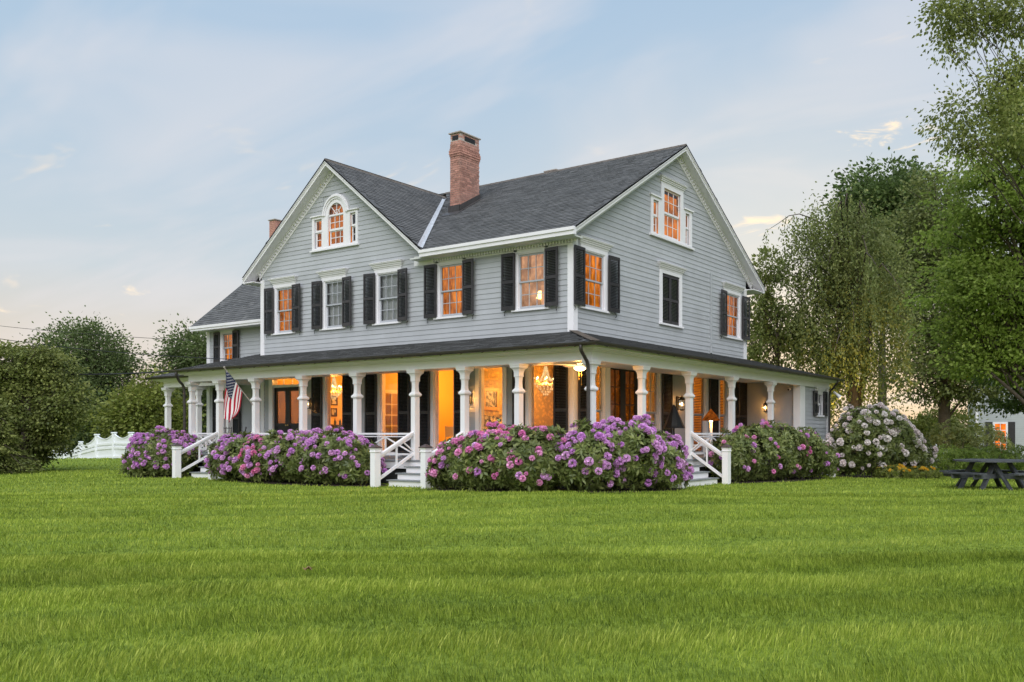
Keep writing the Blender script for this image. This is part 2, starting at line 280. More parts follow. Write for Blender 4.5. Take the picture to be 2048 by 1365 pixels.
# ------------------------------------------------------------------ mesh helpers
class MB:
    def __init__(s): s.v = []; s.f = []
    def add(s, vs, fs):
        k = len(s.v); s.v += [tuple(p) for p in vs]; s.f += [tuple(i + k for i in q) for q in fs]; return s
    def hexa(s, p):  # 8 points: bottom 0-3 ccw, top 4-7
        return s.add(p, [(3, 2, 1, 0), (4, 5, 6, 7), (0, 1, 5, 4), (1, 2, 6, 5), (2, 3, 7, 6), (3, 0, 4, 7)])
    def box(s, x0, x1, y0, y1, z0, z1):
        return s.hexa([(x0, y0, z0), (x1, y0, z0), (x1, y1, z0), (x0, y1, z0), (x0, y0, z1), (x1, y0, z1), (x1, y1, z1), (x0, y1, z1)])
    def prism(s, poly, d):   # planar polygon extruded by vector d
        n = len(poly); d = Vector(d); a = [Vector(p) for p in poly]; b = [p + d for p in a]
        fs = [tuple(reversed(range(n))), tuple(range(n, 2 * n))] + [(i, (i + 1) % n, n + (i + 1) % n, n + i) for i in range(n)]
        return s.add(a + b, fs)
    def bar(s, p0, p1, w, h, up=(0, 0, 1)):
        p0 = Vector(p0); p1 = Vector(p1); d = (p1 - p0).normalized(); up = Vector(up)
        sd = d.cross(up)
        if sd.length < 1e-4: sd = d.cross(Vector((1, 0, 0)))
        sd.normalize(); u = sd.cross(d).normalized(); a = sd * (w / 2); c = u * (h / 2)
        q = [p0 - a - c, p0 + a - c, p0 + a + c, p0 - a + c]; r = [x + (p1 - p0) for x in q]
        return s.add(q + r, [(3, 2, 1, 0), (4, 5, 6, 7), (0, 1, 5, 4), (1, 2, 6, 5), (2, 3, 7, 6), (3, 0, 4, 7)])
    def tube(s, pts, rad, n=7):
        pts = [Vector(p) for p in pts]; m = len(pts)
        if not hasattr(rad, '__len__'): rad = [rad] * m
        vs = []; prev = None
        for i, p in enumerate(pts):
            d = (pts[min(i + 1, m - 1)] - pts[max(i - 1, 0)])
            d = d.normalized() if d.length > 1e-7 else Vector((0, 0, 1))
            if prev is None:
                a = d.orthogonal().normalized()
            else:
                a = prev - d * prev.dot(d)
                a = a.normalized() if a.length > 1e-5 else d.orthogonal().normalized()
            prev = a; b = d.cross(a)
            for k in range(n):
                t = 2 * math.pi * k / n; vs.append(p + (a * math.cos(t) + b * math.sin(t)) * rad[i])
        fs = [(i * n + k, i * n + (k + 1) % n, (i + 1) * n + (k + 1) % n, (i + 1) * n + k) for i in range(m - 1) for k in range(n)]
        fs += [tuple(reversed(range(n))), tuple(range((m - 1) * n, m * n))]
        return s.add(vs, fs)
    def lathe(s, prof, c=(0, 0, 0), n=16, rot=0.0, sx=1, sy=1):
        vs = []
        for r, z in prof:
            for k in range(n):
                t = 2 * math.pi * k / n + rot; vs.append((c[0] + r * math.cos(t) * sx, c[1] + r * math.sin(t) * sy, c[2] + z))
        m = len(prof)
        fs = [(i * n + k, i * n + (k + 1) % n, (i + 1) * n + (k + 1) % n, (i + 1) * n + k) for i in range(m - 1) for k in range(n)]
        fs += [tuple(reversed(range(n))), tuple(range((m - 1) * n, m * n))]
        return s.add(vs, fs)
    def sq(s, prof, c):      # square lathe, half-width profile, faces square to the axes
        return s.lathe([(r * math.sqrt(2), z) for r, z in prof], c, 4, math.pi / 4)
    def mesh(s, name, smooth=False):
        me = bpy.data.meshes.new(name); me.from_pydata(s.v, [], s.f); me.update()
        if smooth:
            me.polygons.foreach_set('use_smooth', [True] * len(me.polygons))
        return me
    def build(s, name, mat, parent=None, smooth=False, kind=None, label=None):
        return obj(name, s.mesh(name, smooth), mat, parent, kind, label)
def obj(name, me, mat, parent=None, kind=None, label=None):
    o = bpy.data.objects.new(name, me); COL.objects.link(o)
    if mat and not me.materials: me.materials.append(MAT[mat])
    if parent: o.parent = parent
    if kind: o['kind'] = kind
    if label: o['label'] = label
    return o
def tag(o, label, cat, group=None):
    o['label'] = label; o['category'] = cat
    if group: o['group'] = group
    return o
def thing(name, label, cat, loc=(0, 0, 0), rz=0.0, group=None):
    o = bpy.data.objects.new(name, None); COL.objects.link(o); o.location = loc; o.rotation_euler = (0, 0, rz); o.empty_display_size = .2
    return tag(o, label, cat, group)
def dup(o, parent=None):
    c = o.copy(); COL.objects.link(c); c.parent = parent
    for ch in list(o.children): dup(ch, c)
    return c
def np_quads(name, V, tint=None):
    """V: (n,4,3) array -> one mesh of loose quads with a per-face tint"""
    n = V.shape[0]; me = bpy.data.meshes.new(name)
    me.vertices.add(n * 4); me.vertices.foreach_set('co', V.reshape(-1).astype(np.float32))
    me.loops.add(n * 4); me.loops.foreach_set('vertex_index', np.arange(n * 4, dtype=np.int32))
    me.polygons.add(n); me.polygons.foreach_set('loop_start', np.arange(0, n * 4, 4, dtype=np.int32)); me.polygons.foreach_set('loop_total', np.full(n, 4, dtype=np.int32))
    if tint is not None:
        a = me.attributes.new('tint', 'FLOAT', 'FACE'); a.data.foreach_set('value', tint.astype(np.float32))
    me.update(calc_edges=True)
    return me
def sstep(a, b, x):
    t = min(1, max(0, (x - a) / (b - a))); return t * t * (3 - 2 * t)

# ------------------------------------------------------------------ ground
def gz(x, y):
    z = .07 + .13 * math.exp(-(((x - 3.2) / 4.5) ** 2 + ((y + 4.6) / 3.5) ** 2))
    z -= .10 * sstep(-13, -22, x)
    z -= .022 * max(0, min(y - 3, 16))
    z += .13 * sstep(-26, -38, x) * sstep(-2, 5, y)
    z -= .062 * max(0, min(-39.5 - x, 14))
    return z
def gz_np(x, y):
    s = lambda a, b, v: (lambda t: t * t * (3 - 2 * t))(np.clip((v - a) / (b - a), 0, 1))
    z = .07 + .13 * np.exp(-(((x - 3.2) / 4.5) ** 2 + ((y + 4.6) / 3.5) ** 2))
    z = z - .10 * s(-13, -22, x) - .022 * np.clip(y - 3, 0, 16) + .13 * s(-26, -38, x) * s(-2, 5, y) - .062 * np.clip(-39.5 - x, 0, 14)
    return z
def axis(a, b, step, far):
    xs = list(np.arange(a, b + 1e-6, step)); d = step; lo = a; hi = b; pre = []; post = []
    while hi < far: d *= 1.35; hi += d; post.append(hi)
    d = step
    while lo > -far: d *= 1.35; lo -= d; pre.append(lo)
    return pre[::-1] + xs + post
xs = axis(-60, 40, 1.0, 3000); ys = axis(-30, 60, 1.0, 3000)
g = MB(); nx = len(xs)
g.v = [(x, y, gz(x, y)) for y in ys for x in xs]
g.f = [(j * nx + i, j * nx + i + 1, (j + 1) * nx + i + 1, (j + 1) * nx + i) for j in range(len(ys) - 1) for i in range(nx - 1)]
g.build('lawn', 'turf', smooth=True, kind='structure')

# ================================================================== FARMHOUSE
house = thing('farmhouse', 'large gray clapboard farmhouse with black shutters, brick chimney and white wraparound porch', 'house')
class FR:      # wall frame: u along the wall, n outwards, z up
    def __init__(s, o, u): s.o = Vector(o); s.u = Vector(u); s.n = s.u.cross(Vector((0, 0, 1)))
    def p(s, u, n, z): return s.o + s.u * u + s.n * n + Vector((0, 0, z))
    def box(s, mb, u0, u1, n0, n1, z0, z1):
        mb.hexa([s.p(u0, n1, z0), s.p(u1, n1, z0), s.p(u1, n0, z0), s.p(u0, n0, z0), s.p(u0, n1, z1), s.p(u1, n1, z1), s.p(u1, n0, z1), s.p(u0, n0, z1)])
FF = FR((0, 0, 0), (1, 0, 0)); FS = FR((0, 0, 0), (0, 1, 0)); FWG = FR((0, 1.0, 0), (1, 0, 0))
WL = -13.83; WD = 10.05

def clip_poly(poly, a, b, c):      # keep a*u+b*z<=c
    outp = []
    for i in range(len(poly)):
        p, q = poly[i], poly[(i + 1) % len(poly)]; dp = a * p[0] + b * p[1] - c; dq = a * q[0] + b * q[1] - c
        if dp <= 0: outp.append(p)
        if dp * dq < 0:
            t = dp / (dp - dq); outp.append((p[0] + t * (q[0] - p[0]), p[1] + t * (q[1] - p[1])))
    return outp
def wall_sheet(fr, name, u0, u1, z0, z1, holes, mat, parent, clips=(), n0=-.14, n1=-.004):
    us = sorted({u0, u1, *[min(max(h[i], u0), u1) for h in holes for i in (0, 1)]}); zs = sorted({z0, z1, *[min(max(h[i], z0), z1) for h in holes for i in (2, 3)]})
    mb = MB()
    for a, b in zip(us, us[1:]):
        for c, d in zip(zs, zs[1:]):
            mu, mz = (a + b) / 2, (c + d) / 2
            if any(h[0] < mu < h[1] and h[2] < mz < h[3] for h in holes): continue
            poly = [(a, c), (b, c), (b, d), (a, d)]
            for k in clips:
                poly = clip_poly(poly, *k)
                if len(poly) < 3: break
            if len(poly) < 3: continue
            mb.prism([fr.p(u, n1, z) for u, z in poly][::-1], fr.n * (n0 - n1))
    return mb.build(name, mat, parent)
EXPO = .146
def clapboards(fr, parent, z0, z1, left, right, holes, joined=False, expo=EXPO):
    mb = MB(); z = z0
    while z < z1 - .02:
        zt = min(z + expo + .012, z1); l0, l1, r0, r1 = left(z), left(zt), right(z), right(zt)
        if r0 - l0 < .06: break
        cuts = sorted((h[0], h[1]) for h in holes if h[2] < z + expo * .6 and h[3] > z + expo * .4)
        segs = []; cur = None
        for a, b in cuts:
            segs.append((cur, a)); cur = b
        segs.append((cur, None))
        for a, b in segs:
            A0 = l0 if a is None else a; A1 = l1 if a is None else a; B0 = r0 if b is None else b; B1 = r1 if b is None else b
            A0 = max(A0, l0); A1 = max(A1, l1); B0 = min(B0, r0); B1 = min(B1, r1)
            if B0 - A0 < .015: continue
            if B1 < A1: B1 = A1 = (A1 + B1) / 2
            if not joined and B0 - A0 > 4.5 and A0 == A1 and B0 == B1 and random.random() < .35:
                cutx = random.uniform(A0 + 1.2, B0 - 1.2); w = MB(); j = random.uniform(-.0015, .0015)
                w.hexa([fr.p(A0, .021 + j, z), fr.p(cutx - .004, .021 + j, z), fr.p(cutx - .004, 0, z), fr.p(A0, 0, z), fr.p(A1, .006, zt), fr.p(cutx - .004, .006, zt), fr.p(cutx - .004, 0, zt), fr.p(A1, 0, zt)]); w.build('clapboard', 'siding', parent); A0 = A1 = cutx
            w = MB() if not joined else mb
            j = random.uniform(-.0015, .0015)
            w.hexa([fr.p(A0, .021 + j, z), fr.p(B0, .021 + j, z), fr.p(B0, 0, z), fr.p(A0, 0, z), fr.p(A1, .006, zt), fr.p(B1, .006, zt), fr.p(B1, 0, zt), fr.p(A1, 0, zt)])
            if not joined: w.build('clapboard', 'siding', parent)
        z += expo
    if joined: mb.build('clapboards', 'siding', parent, kind='stuff')

# ---- opening rectangles (outer casing): u0,u1,z0,z1
WF = [(-13.136, -11.919), (-10.516, -9.302), (-7.909, -6.688), (-5.181, -3.936), (-2.087, -.84)]
WS = [(.285, 1.505), (4.19, 5.52), (8.33, 9.65)]
ZB, ZT = 4.83, 6.57
holesF = [(a, b, ZB, ZT) for a, b in WF]; holesS = [(a, b, ZB, ZT) for a, b in WS]
cutF = [(a + .13, b - .13, ZB + .07, ZT - .12) for a, b in WF]; cutS = [(a + .13, b - .13, ZB + .07, ZT - .12) for a, b in WS]
GFH = [(-11.0, -8.70, 7.46, 8.68), (-10.45, -9.13, 8.6, 9.22)]
GSH = [(3.70, 6.13, 7.50, 8.78), (4.27, 5.59, 8.7, 9.44)]
# ---- roof lines
RX, RZ, RK = -9.85, 10.28, .7556        # front gable ridge
def fl(z): return max(WL + .02, RX - (RZ - .20 - z) / RK)
def frr(z): return -.02 if z < 6.60 else RX + (RZ - .20 - z) / RK
MY, MZ, MK, MK2 = 5.2, 10.63, .6708, .6491
def sl(z): return max(.02, MY - (MZ - .22 - z) / MK)
def srr(z): return min(WD - .02, MY + (MZ - .22 - z) / MK2)

fw = wall_sheet(FF, 'front_wall', WL, 0, 4.0, 6.75, cutF, 'siding', house)
wall_sheet(FF, 'gable_wall', WL, -5.5, 6.75, 10.2, [(-10.90, -8.80, 7.56, 8.52), (-10.17, -9.41, 8.45, 8.9)], 'siding', house, [(-RK, 1, RZ - .16 - RX * RK), (RK, 1, RZ - .16 + RX * RK)])
swl = wall_sheet(FS, 'side_wall', 0, WD, 4.0, 10.5, cutS + [(3.85, 5.98, 7.62, 8.6), (4.42, 5.44, 8.5, 9.14)], 'siding', house, [(-MK, 1, MZ - .2 - MY * MK), (MK2, 1, MZ - .2 + MY * MK2)], -.14)
clapboards(FF, fw, 4.12, 9.9, fl, frr, holesF + GFH)
clapboards(FS, swl, 4.12, 10.2, sl, srr, holesS + GSH + [(7.36, 7.51, 4.2, 6.95)])
m_ = MB(); FS.box(m_, 7.37, 7.50, 0, .034, 4.2, 6.95); m_.build('cover_board', 'siding', house)
# corner boards
for nm, f_, a, b in (('corner_board', FF, -.165, .034), ('corner_board', FF, WL - .03, WL + .17), ('corner_board', FS, WD - .19, WD + .03)):
    m_ = MB(); f_.box(m_, a, b, 0, .036, 4.0, 6.78); m_.build(nm, 'white', house)
m_ = MB(); FS.box(m_, -.034, .15, .002, .0365, 4.0, 6.78); m_.build('corner_board', 'white', house)
m_ = MB(); FF.box(m_, -6.1, .03, .0, .034, 6.50, 6.80); m_.build('frieze_board', 'white', house)

# ---- windows
def moulding(fr, mb, u0, u1, z, steps):    # stacked cornice: list of (height, projection, side overhang)
    for h, pr, ov in steps:
        fr.box(mb, u0 - ov, u1 + ov, .002, pr, z, z + h); z += h
CORN = [(.05, .045, .03), (.045, .075, .055), (.05, .10, .085), (.03, .135, .115), (.018, .15, .13)]
def sash(fr, parent, a, b, z0, z1, cols, rows, n, mat='sash', glass='glass', stile=.05, bot=.07, top=.05, munt=.020):
    mb = MB(); fr.box(mb, a, a + stile, n - .03, n, z0, z1); fr.box(mb, b - stile, b, n - .03, n, z0, z1)
    fr.box(mb, a + stile, b - stile, n - .029, n - .001, z0, z0 + bot); fr.box(mb, a + stile, b - stile, n - .029, n - .001, z1 - top, z1)
    ga, gb, gc, gd = a + stile, b - stile, z0 + bot, z1 - top; cw = (gb - ga) / cols; rh = (gd - gc) / rows
    for i in range(1, cols): fr.box(mb, ga + i * cw - munt / 2, ga + i * cw + munt / 2, n - .026, n - .004, gc, gd)
    for j in range(1, rows): fr.box(mb, ga, gb, n - .025, n - .005, gc + j * rh - munt / 2, gc + j * rh + munt / 2)
    mb.build('sash', mat, parent)
    for i in range(cols):
        for j in range(rows):
            p = MB(); u0, u1, c, d = ga + i * cw, ga + (i + 1) * cw, gc + j * rh, gc + (j + 1) * rh; t = random.uniform(-.005, .005)
            p.add([fr.p(u0, n - .016 + t, c), fr.p(u1, n - .016 - t, c), fr.p(u1, n - .016 + t, d), fr.p(u0, n - .016, d)], [(0, 1, 2, 3)])
            p.build('pane', glass, parent)
def pleats(fr, mb, u0, u1, z0, z1, n, amp=.03, per=.11, top=None):
    k = max(4, int((u1 - u0) / per * 4)); vs = []; 
    for i in range(k + 1):
        u = u0 + (u1 - u0) * i / k; d = n + amp * math.sin(i * math.pi / 2 + .4 * math.sin(i))
        zb = z0 if top is None else top(u)
        vs += [fr.p(u, d, zb), fr.p(u, d, z1)]
    mb.add(vs, [(2 * i, 2 * i + 2, 2 * i + 3, 2 * i + 1) for i in range(k)])
def window(fr, u0, u1, lit, corn=True, z0=ZB, z1=ZT, cols=3, rows=2, curtain=None, glass='glass'):
    mb = MB(); c = .125
    fr.box(mb, u0, u0 + c, 0, .034, z0 + .05, z1); fr.box(mb, u1 - c, u1, 0, .034, z0 + .05, z1); fr.box(mb, u0 + c, u1 - c, 0, .033, z1 - c, z1)
    # inner jamb
    fr.box(mb, u0 + c, u0 + c + .03, -.12, .015, z0 + .06, z1 - c); fr.box(mb, u1 - c - .03, u1 - c, -.12, .015, z0 + .06, z1 - c); fr.box(mb, u0 + c + .03, u1 - c - .03, -.12, .014, z1 - c - .03, z1 - c - .002)
    w = mb.build('window', 'white', house)
    s = MB(); fr.box(s, u0 - .045, u1 + .045, 0, .085, z0, z0 + .055); fr.box(s, u0 + .1, u1 - .1, -.12, 0, z0 + .02, z0 + .06); s.build('sill', 'white', w)
    if corn:
        k = MB(); moulding(fr, k, u0, u1, z1, CORN); k.build('cornice', 'white', w)
    a, b = u0 + c + .03, u1 - c - .03; zm = z0 + .055 + (z1 - c - .03 - z0 - .055) * .5
    sash(fr, w, a, b, zm - .02, z1 - c - .032, cols, rows, -.02, glass=glass, bot=.045)
    sash(fr, w, a, b, z0 + .058, zm + .015, cols, rows, -.062, glass=glass, bot=.09, top=.04)
    L0, L1 = (max(u0 - .5, .2), u1 + .4) if fr is FS else (u0 - .5, min(u1 + .5, -.2))
    if lit:
        k = MB(); k.add([fr.p(L0, -.55, z0 - .1), fr.p(L1, -.55, z0 - .1), fr.p(L1, -.55, z1 + .05), fr.p(L0, -.55, z1 + .05)], [(0, 1, 2, 3)]); k.build('lit_room', lit, w)
    else:
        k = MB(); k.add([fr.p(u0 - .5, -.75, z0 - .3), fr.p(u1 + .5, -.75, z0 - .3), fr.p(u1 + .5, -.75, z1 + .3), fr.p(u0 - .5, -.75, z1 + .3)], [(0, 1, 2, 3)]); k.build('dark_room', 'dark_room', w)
    if curtain:
        k = MB(); mid = (a + b) / 2
        if curtain == 'sheer':
            pleats(fr, k, a - .05, b + .05, z0 + .05, z1 - .1, -.16, .012, .07)
            k.build('curtain', 'curtain_white', w)
        elif curtain == 'blind':
            zz = z0 + .1
            while zz < z1 - .15:
                k.add([fr.p(a - .02, -.12, zz), fr.p(b + .02, -.12, zz), fr.p(b + .02, -.155, zz + .022), fr.p(a - .02, -.155, zz + .022)], [(0, 1, 2, 3)]); zz += .045
            k.build('blind', 'dark_wood', w)
        else:
            pleats(fr, k, a - .05, a + (b - a) * .30, z0 + .05, z1 - .1, -.2, .025, .09); pleats(fr, k, b - (b - a) * .30, b + .05, z0 + .05, z1 - .1, -.2, .025, .09)
            k.build('curtain', curtain, w)
    return w
litF = ['lit_orange', None, None, 'lit_orange', 'lit_pale']; curF = ['blind', 'sheer', 'sheer', 'lit_orange_mid', 'lit_pale']
for (a, b), l_, c_ in zip(WF, litF, curF): window(FF, a, b, l_, curtain=c_)
window(FS, *WS[0], 'lit_orange_mid', curtain='lit_orange'); window(FS, *WS[2], 'lit_orange', curtain='lit_orange_mid')
# blind window with closed shutters
a, b = WS[1]; mb = MB(); FS.box(mb, a, a + .16, 0, .034, ZB + .05, ZT); FS.box(mb, b - .16, b, 0, .034, ZB + .05, ZT); FS.box(mb, a + .16, b - .16, 0, .033, ZT - .12, ZT)
FS.box(mb, a + .15, b - .15, -.1, -.05, ZB, ZT)
w = mb.build('blind_window', 'white', house)
s = MB(); FS.box(s, a - .03, b + .03, 0, .085, ZB, ZB + .055); s.build('sill', 'white', w)
s = MB(); moulding(FS, s, a, b, ZT, CORN); s.build('cornice', 'white', w)

# ---- shutters: one leaf, copied
def shutter_mesh(w, h, flip, th=.036):
    f = MB(); st = .055
    f.box(0, st, -th / 2, th / 2, 0, h); f.box(w - st, w, -th / 2, th / 2, 0, h)
    for c, d in ((0, .11), (h * .47, h * .47 + .085), (h - .085, h)): f.box(st, w - st, -th / 2 + .001, th / 2 - .001, c, d)
    s = MB()
    for c, d in ((.11, h * .47), (h * .47 + .085, h - .085)):
        k = int((d - c) / .042)
        for i in range(k):
            z = c + (d - c) * (i + .5) / k
            g_ = 1 if flip else -1; s.add([(st, g_ * (th / 2 - .003), z - .022), (w - st, g_ * (th / 2 - .003), z - .022), (w - st, -g_ * (th / 2 - .003), z + .018), (st, -g_ * (th / 2 - .003), z + .018)], [(0, 1, 2, 3)])
    return f.mesh('shutter'), s.mesh('louvers')
SH = {}
def shutter(fr, u, n, z, w, h, ang):
    key = (round(w, 3), round(h, 3), abs(ang) > 1.5)
    if key not in SH: SH[key] = shutter_mesh(*key)
    fm, lm = SH[key]; o = obj('shutter', fm, 'shutter', house); o.location = fr.p(u, n, z)
    rz = math.atan2(fr.u.y, fr.u.x); o.rotation_euler = (0, 0, rz + ang)
    k = obj('louvers', lm, 'louver', o, kind='stuff')
    return o
for fr, ws in ((FF, WF), (FS, (WS[0], WS[2]))):
    for a, b in ws:
        an = math.radians(random.uniform(4, 9)); shutter(fr, a + .10, .095, 4.88, .47, 1.58, math.pi + an * .6)
        shutter(fr, b - .05, .105, 4.88, .47, 1.58, -an * .8)
for i in (0, 1):
    wd = (5.36 - 4.35) / 2; shutter(FS, 4.35 + i * (wd + .004), -.02, 4.89, wd - .004, 1.55, 0)
# shutter hooks under the leaves
mb = MB()
for fr, ws in ((FF, WF), (FS, (WS[0], WS[2]))):
    for a, b in ws:
        for u in (a - .3, b + .32): mb.tube([fr.p(u, .03, 4.88), fr.p(u, .08, 4.84), fr.p(u + .02, .09, 4.78), fr.p(u - .01, .07, 4.74)], .009, 5)
mb.build('shutter_hooks', 'iron', house, kind='stuff')

# ---- attic triple window, front gable (arched centre)
w_ = MB()
for a, b in ((-11.0, -10.90), (-10.50, -10.18), (-9.40, -9.08), (-8.80, -8.70)): FF.box(w_, a, b, 0, .04, 7.5, 8.60)
FF.box(w_, -10.18, -9.40, 0, .039, 7.5, 7.58)
for a, b in ((-10.90, -10.50), (-9.08, -8.80)): FF.box(w_, a, b, 0, .039, 8.52, 8.60); FF.box(w_, a, b, 0, .039, 7.5, 7.56)
FF.box(w_, -11.05, -10.40, .002, .085, 8.60, 8.635); FF.box(w_, -9.18, -8.65, .002, .085, 8.60, 8.635)
ac, az = -9.79, 8.58
def arc(mb, r0, r1, n0, n1, k=20):
    for i in range(k):
        t0, t1 = math.pi * i / k, math.pi * (i + 1) / k
        q = [(ac + r * math.cos(t), az + r * math.sin(t)) for r, t in ((r0, t0), (r1, t0), (r1, t1), (r0, t1))]
        mb.prism([FF.p(u, n1, z) for u, z in q][::-1], FF.n * (n0 - n1))
arc(w_, .37, .50, 0, .03); arc(w_, .50, .56, 0, .06); arc(w_, .56, .62, 0, .09); arc(w_, .62, .66, 0, .055)
aw = w_.build('arched_window', 'white', house)
s = MB(); FF.box(s, -11.06, -8.64, 0, .09, 7.45, 7.505); s.build('sill', 'white', aw)
sash(FF, aw, -10.90, -10.50, 8.10, 8.52, 1, 1, -.02, 'white'); sash(FF, aw, -10.90, -10.50, 7.56, 8.12, 1, 2, -.05, 'white')
sash(FF, aw, -9.08, -8.80, 8.10, 8.52, 1, 1, -.02, 'white', 'glass_dark'); sash(FF, aw, -9.08, -8.80, 7.56, 8.12, 1, 2, -.05, 'white', 'glass_dark')
sash(FF, aw, -10.18, -9.40, 8.07, 8.58, 3, 2, -.02, 'white'); sash(FF, aw, -10.18, -9.40, 7.58, 8.09, 3, 2, -.05, 'white')
s = MB(); FF.box(s, -10.18, -9.40, -.04, 0, 8.545, 8.60)
for t in (45, 90, 135): s.bar(FF.p(ac, -.012, az), FF.p(ac + .37 * math.cos(math.radians(t)), -.012, az + .37 * math.sin(math.radians(t))), .02, .02)
arc(s, .15, .165, -.02, -.004, 10); s.build('fanlight_bars', 'white', aw)
s = MB(); s.add([FF.p(ac + .39 * math.cos(math.pi * i / 16), -.02, az + .39 * math.sin(math.pi * i / 16)) for i in range(17)], [tuple(range(17))]); s.build('fanlight_pane', 'glass', aw)
s = MB(); s.add([FF.p(-11.25, -.4, 7.3), FF.p(-9.5, -.4, 7.3), FF.p(-9.5, -.4, 9.0), FF.p(-11.25, -.4, 9.0)], [(0, 1, 2, 3)]); s.build('lit_room', 'lit_orange_mid', aw)
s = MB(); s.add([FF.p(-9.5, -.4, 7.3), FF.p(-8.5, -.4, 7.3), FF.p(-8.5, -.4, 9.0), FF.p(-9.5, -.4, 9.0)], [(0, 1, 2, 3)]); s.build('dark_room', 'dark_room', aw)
# ---- attic triple window, side gable
w_ = MB()
for a, b, zt in ((3.70, 3.83, 8.72), (4.13, 4.44, 8.72), (5.42, 5.72, 8.72), (5.98, 6.13, 8.72)): FS.box(w_, a, b, 0, .04, 7.55, zt)
for a, b in ((4.28, 4.44), (5.42, 5.58)): FS.box(w_, a, b, 0, .041, 8.72, 9.25)
FS.box(w_, 4.44, 5.42, 0, .039, 9.12, 9.25); FS.box(w_, 4.44, 5.42, 0, .038, 7.55, 7.62)
for a, b in ((3.83, 4.13), (5.72, 5.98)): FS.box(w_, a, b, 0, .039, 8.62, 8.72); FS.box(w_, a, b, 0, .038, 7.55, 7.60)
FS.box(w_, 3.64, 4.26, .002, .085, 8.72, 8.765); FS.box(w_, 5.60, 6.19, .002, .085, 8.72, 8.765)
tw = w_.build('triple_window', 'white', house)
s = MB(); FS.box(s, 3.63, 6.20, 0, .09, 7.49, 7.552); s.build('sill', 'white', tw)
s = MB(); moulding(FS, s, 4.28, 5.58, 9.25, CORN); s.build('cornice', 'white', tw)
for a, b in ((3.83, 4.13), (5.72, 5.98)):
    sash(FS, tw, a, b, 8.13, 8.62, 1, 1, -.02, 'white'); sash(FS, tw, a, b, 7.60, 8.15, 1, 2, -.05, 'white')
sash(FS, tw, 4.44, 5.42, 8.34, 9.12, 3, 2, -.02, 'white'); sash(FS, tw, 4.44, 5.42, 7.62, 8.36, 3, 2, -.05, 'white')
s = MB(); s.add([FS.p(3.5, -.4, 7.3), FS.p(6.4, -.4, 7.3), FS.p(6.4, -.4, 9.15), FS.p(3.5, -.4, 9.15)], [(0, 1, 2, 3)]); s.build('lit_room', 'lit_orange', tw)

# ---- roofs
def inpoly(x, y, P):
    c = False; n = len(P)
    for i in range(n):
        x0, y0 = P[i]; x1, y1 = P[(i + 1) % n]
        if (y0 > y) != (y1 > y) and x < (x1 - x0) * (y - y0) / (y1 - y0) + x0: c = not c
    return c
def roof_plane(plan, zf, eave_dir, name, thick=.05, parent=house, expo=.142, inset=.03):
    """plan polygon + height function -> solid slab and rows of shingle tabs following the slope"""
    top = [Vector((x, y, zf(x, y))) for x, y in plan]
    n = (top[1] - top[0]).cross(top[2] - top[0]).normalized()
    if n.z < 0: top.reverse(); n = -n
    mb = MB(); mb.prism([p - n * .004 for p in top], -n * thick); base = mb.build(name, 'shingle_base', parent)
    u = Vector((eave_dir[0], eave_dir[1], 0)).normalized(); s = n.cross(u).normalized()
    if s.z < 0: s = -s
    o = top[0]; P = [((p - o).dot(u), (p - o).dot(s)) for p in top]
    # shrink a touch
    cx = sum(p[0] for p in P) / len(P); cy = sum(p[1] for p in P) / len(P)
    u0, u1 = min(p[0] for p in P), max(p[0] for p in P); s0, s1 = min(p[1] for p in P), max(p[1] for p in P)
    Q = []; T = []; row = 0; ss = s0
    while ss < s1:
        uu = u0 - random.uniform(0, .3)
        while uu < u1:
            w = random.choice((.16, .2, .26, .3, .33)); a, b = uu, uu + w - .004
            mid = (a + b) / 2
            if inpoly(a + .01, ss + expo * .5, P) and inpoly(b - .01, ss + expo * .5, P):
                h = .012 + random.uniform(0, .008); lo = ss - .004 + random.uniform(-.004, .004)
                Q.append([o + u * a + s * lo + n * h, o + u * b + s * lo + n * h, o + u * b + s * (ss + expo) + n * .002, o + u * a + s * (ss + expo) + n * .002]); T.append(random.betavariate(2, 2))
                Q.append([o + u * a + s * lo - n * .001, o + u * b + s * lo - n * .001, o + u * b + s * lo + n * h, o + u * a + s * lo + n * h]); T.append(0.0)
            uu += w
        ss += expo
    me = np_quads('shingles', np.array([[tuple(v) for v in q] for q in Q]), np.array(T))
    obj('shingles', me, 'shingle', base, kind='stuff')
    return base
EX0, EX1 = RX - 4.5, RX + 4.5; GE = -.40
zG = lambda x, y: RZ - abs(x - RX) * RK
zM = lambda x, y: MZ - (MY - y) * MK if y <= MY else MZ - (y - MY) * MK2
roof_plane([(RX, GE), (EX1, GE), (EX1, 1.2), (RX, 9.5)], zG, (0, 1), 'front_gable_roof')
roof_plane([(RX, GE), (RX, 9.5), (EX0, 9.5), (EX0, GE)], zG, (0, 1), 'front_gable_roof')
roof_plane([(-5.35, -.42), (.4, -.42), (.4, MY), (-10.4, MY), (RX + .12, 4.64)], zM, (1, 0), 'main_roof')
roof_plane([(.4, MY), (.4, 10.9), (-13, 10.9), (-13, MY)], zM, (1, 0), 'main_roof')
# ridge caps
mb = MB(); 
for i in range(40):
    x = .38 - i * .27
    mb.prism([(x, MY - .13, MZ - .075), (x, MY, MZ + .03), (x, MY + .13, MZ - .07)], (-.262, 0, -.004))
paint('ridge_shingle', (.12, .10, .085), .9, .25, 4)
mb.build('ridge_cap', 'ridge_shingle', house)
mb = MB()
for i in range(19):
    y = GE + .01 + i * .27
    mb.prism([(RX - .13, y, RZ - .085), (RX, y, RZ + .03), (RX + .13, y, RZ - .085)], (0, .262, -.004))
mb.build('ridge_cap', 'ridge_shingle', house)
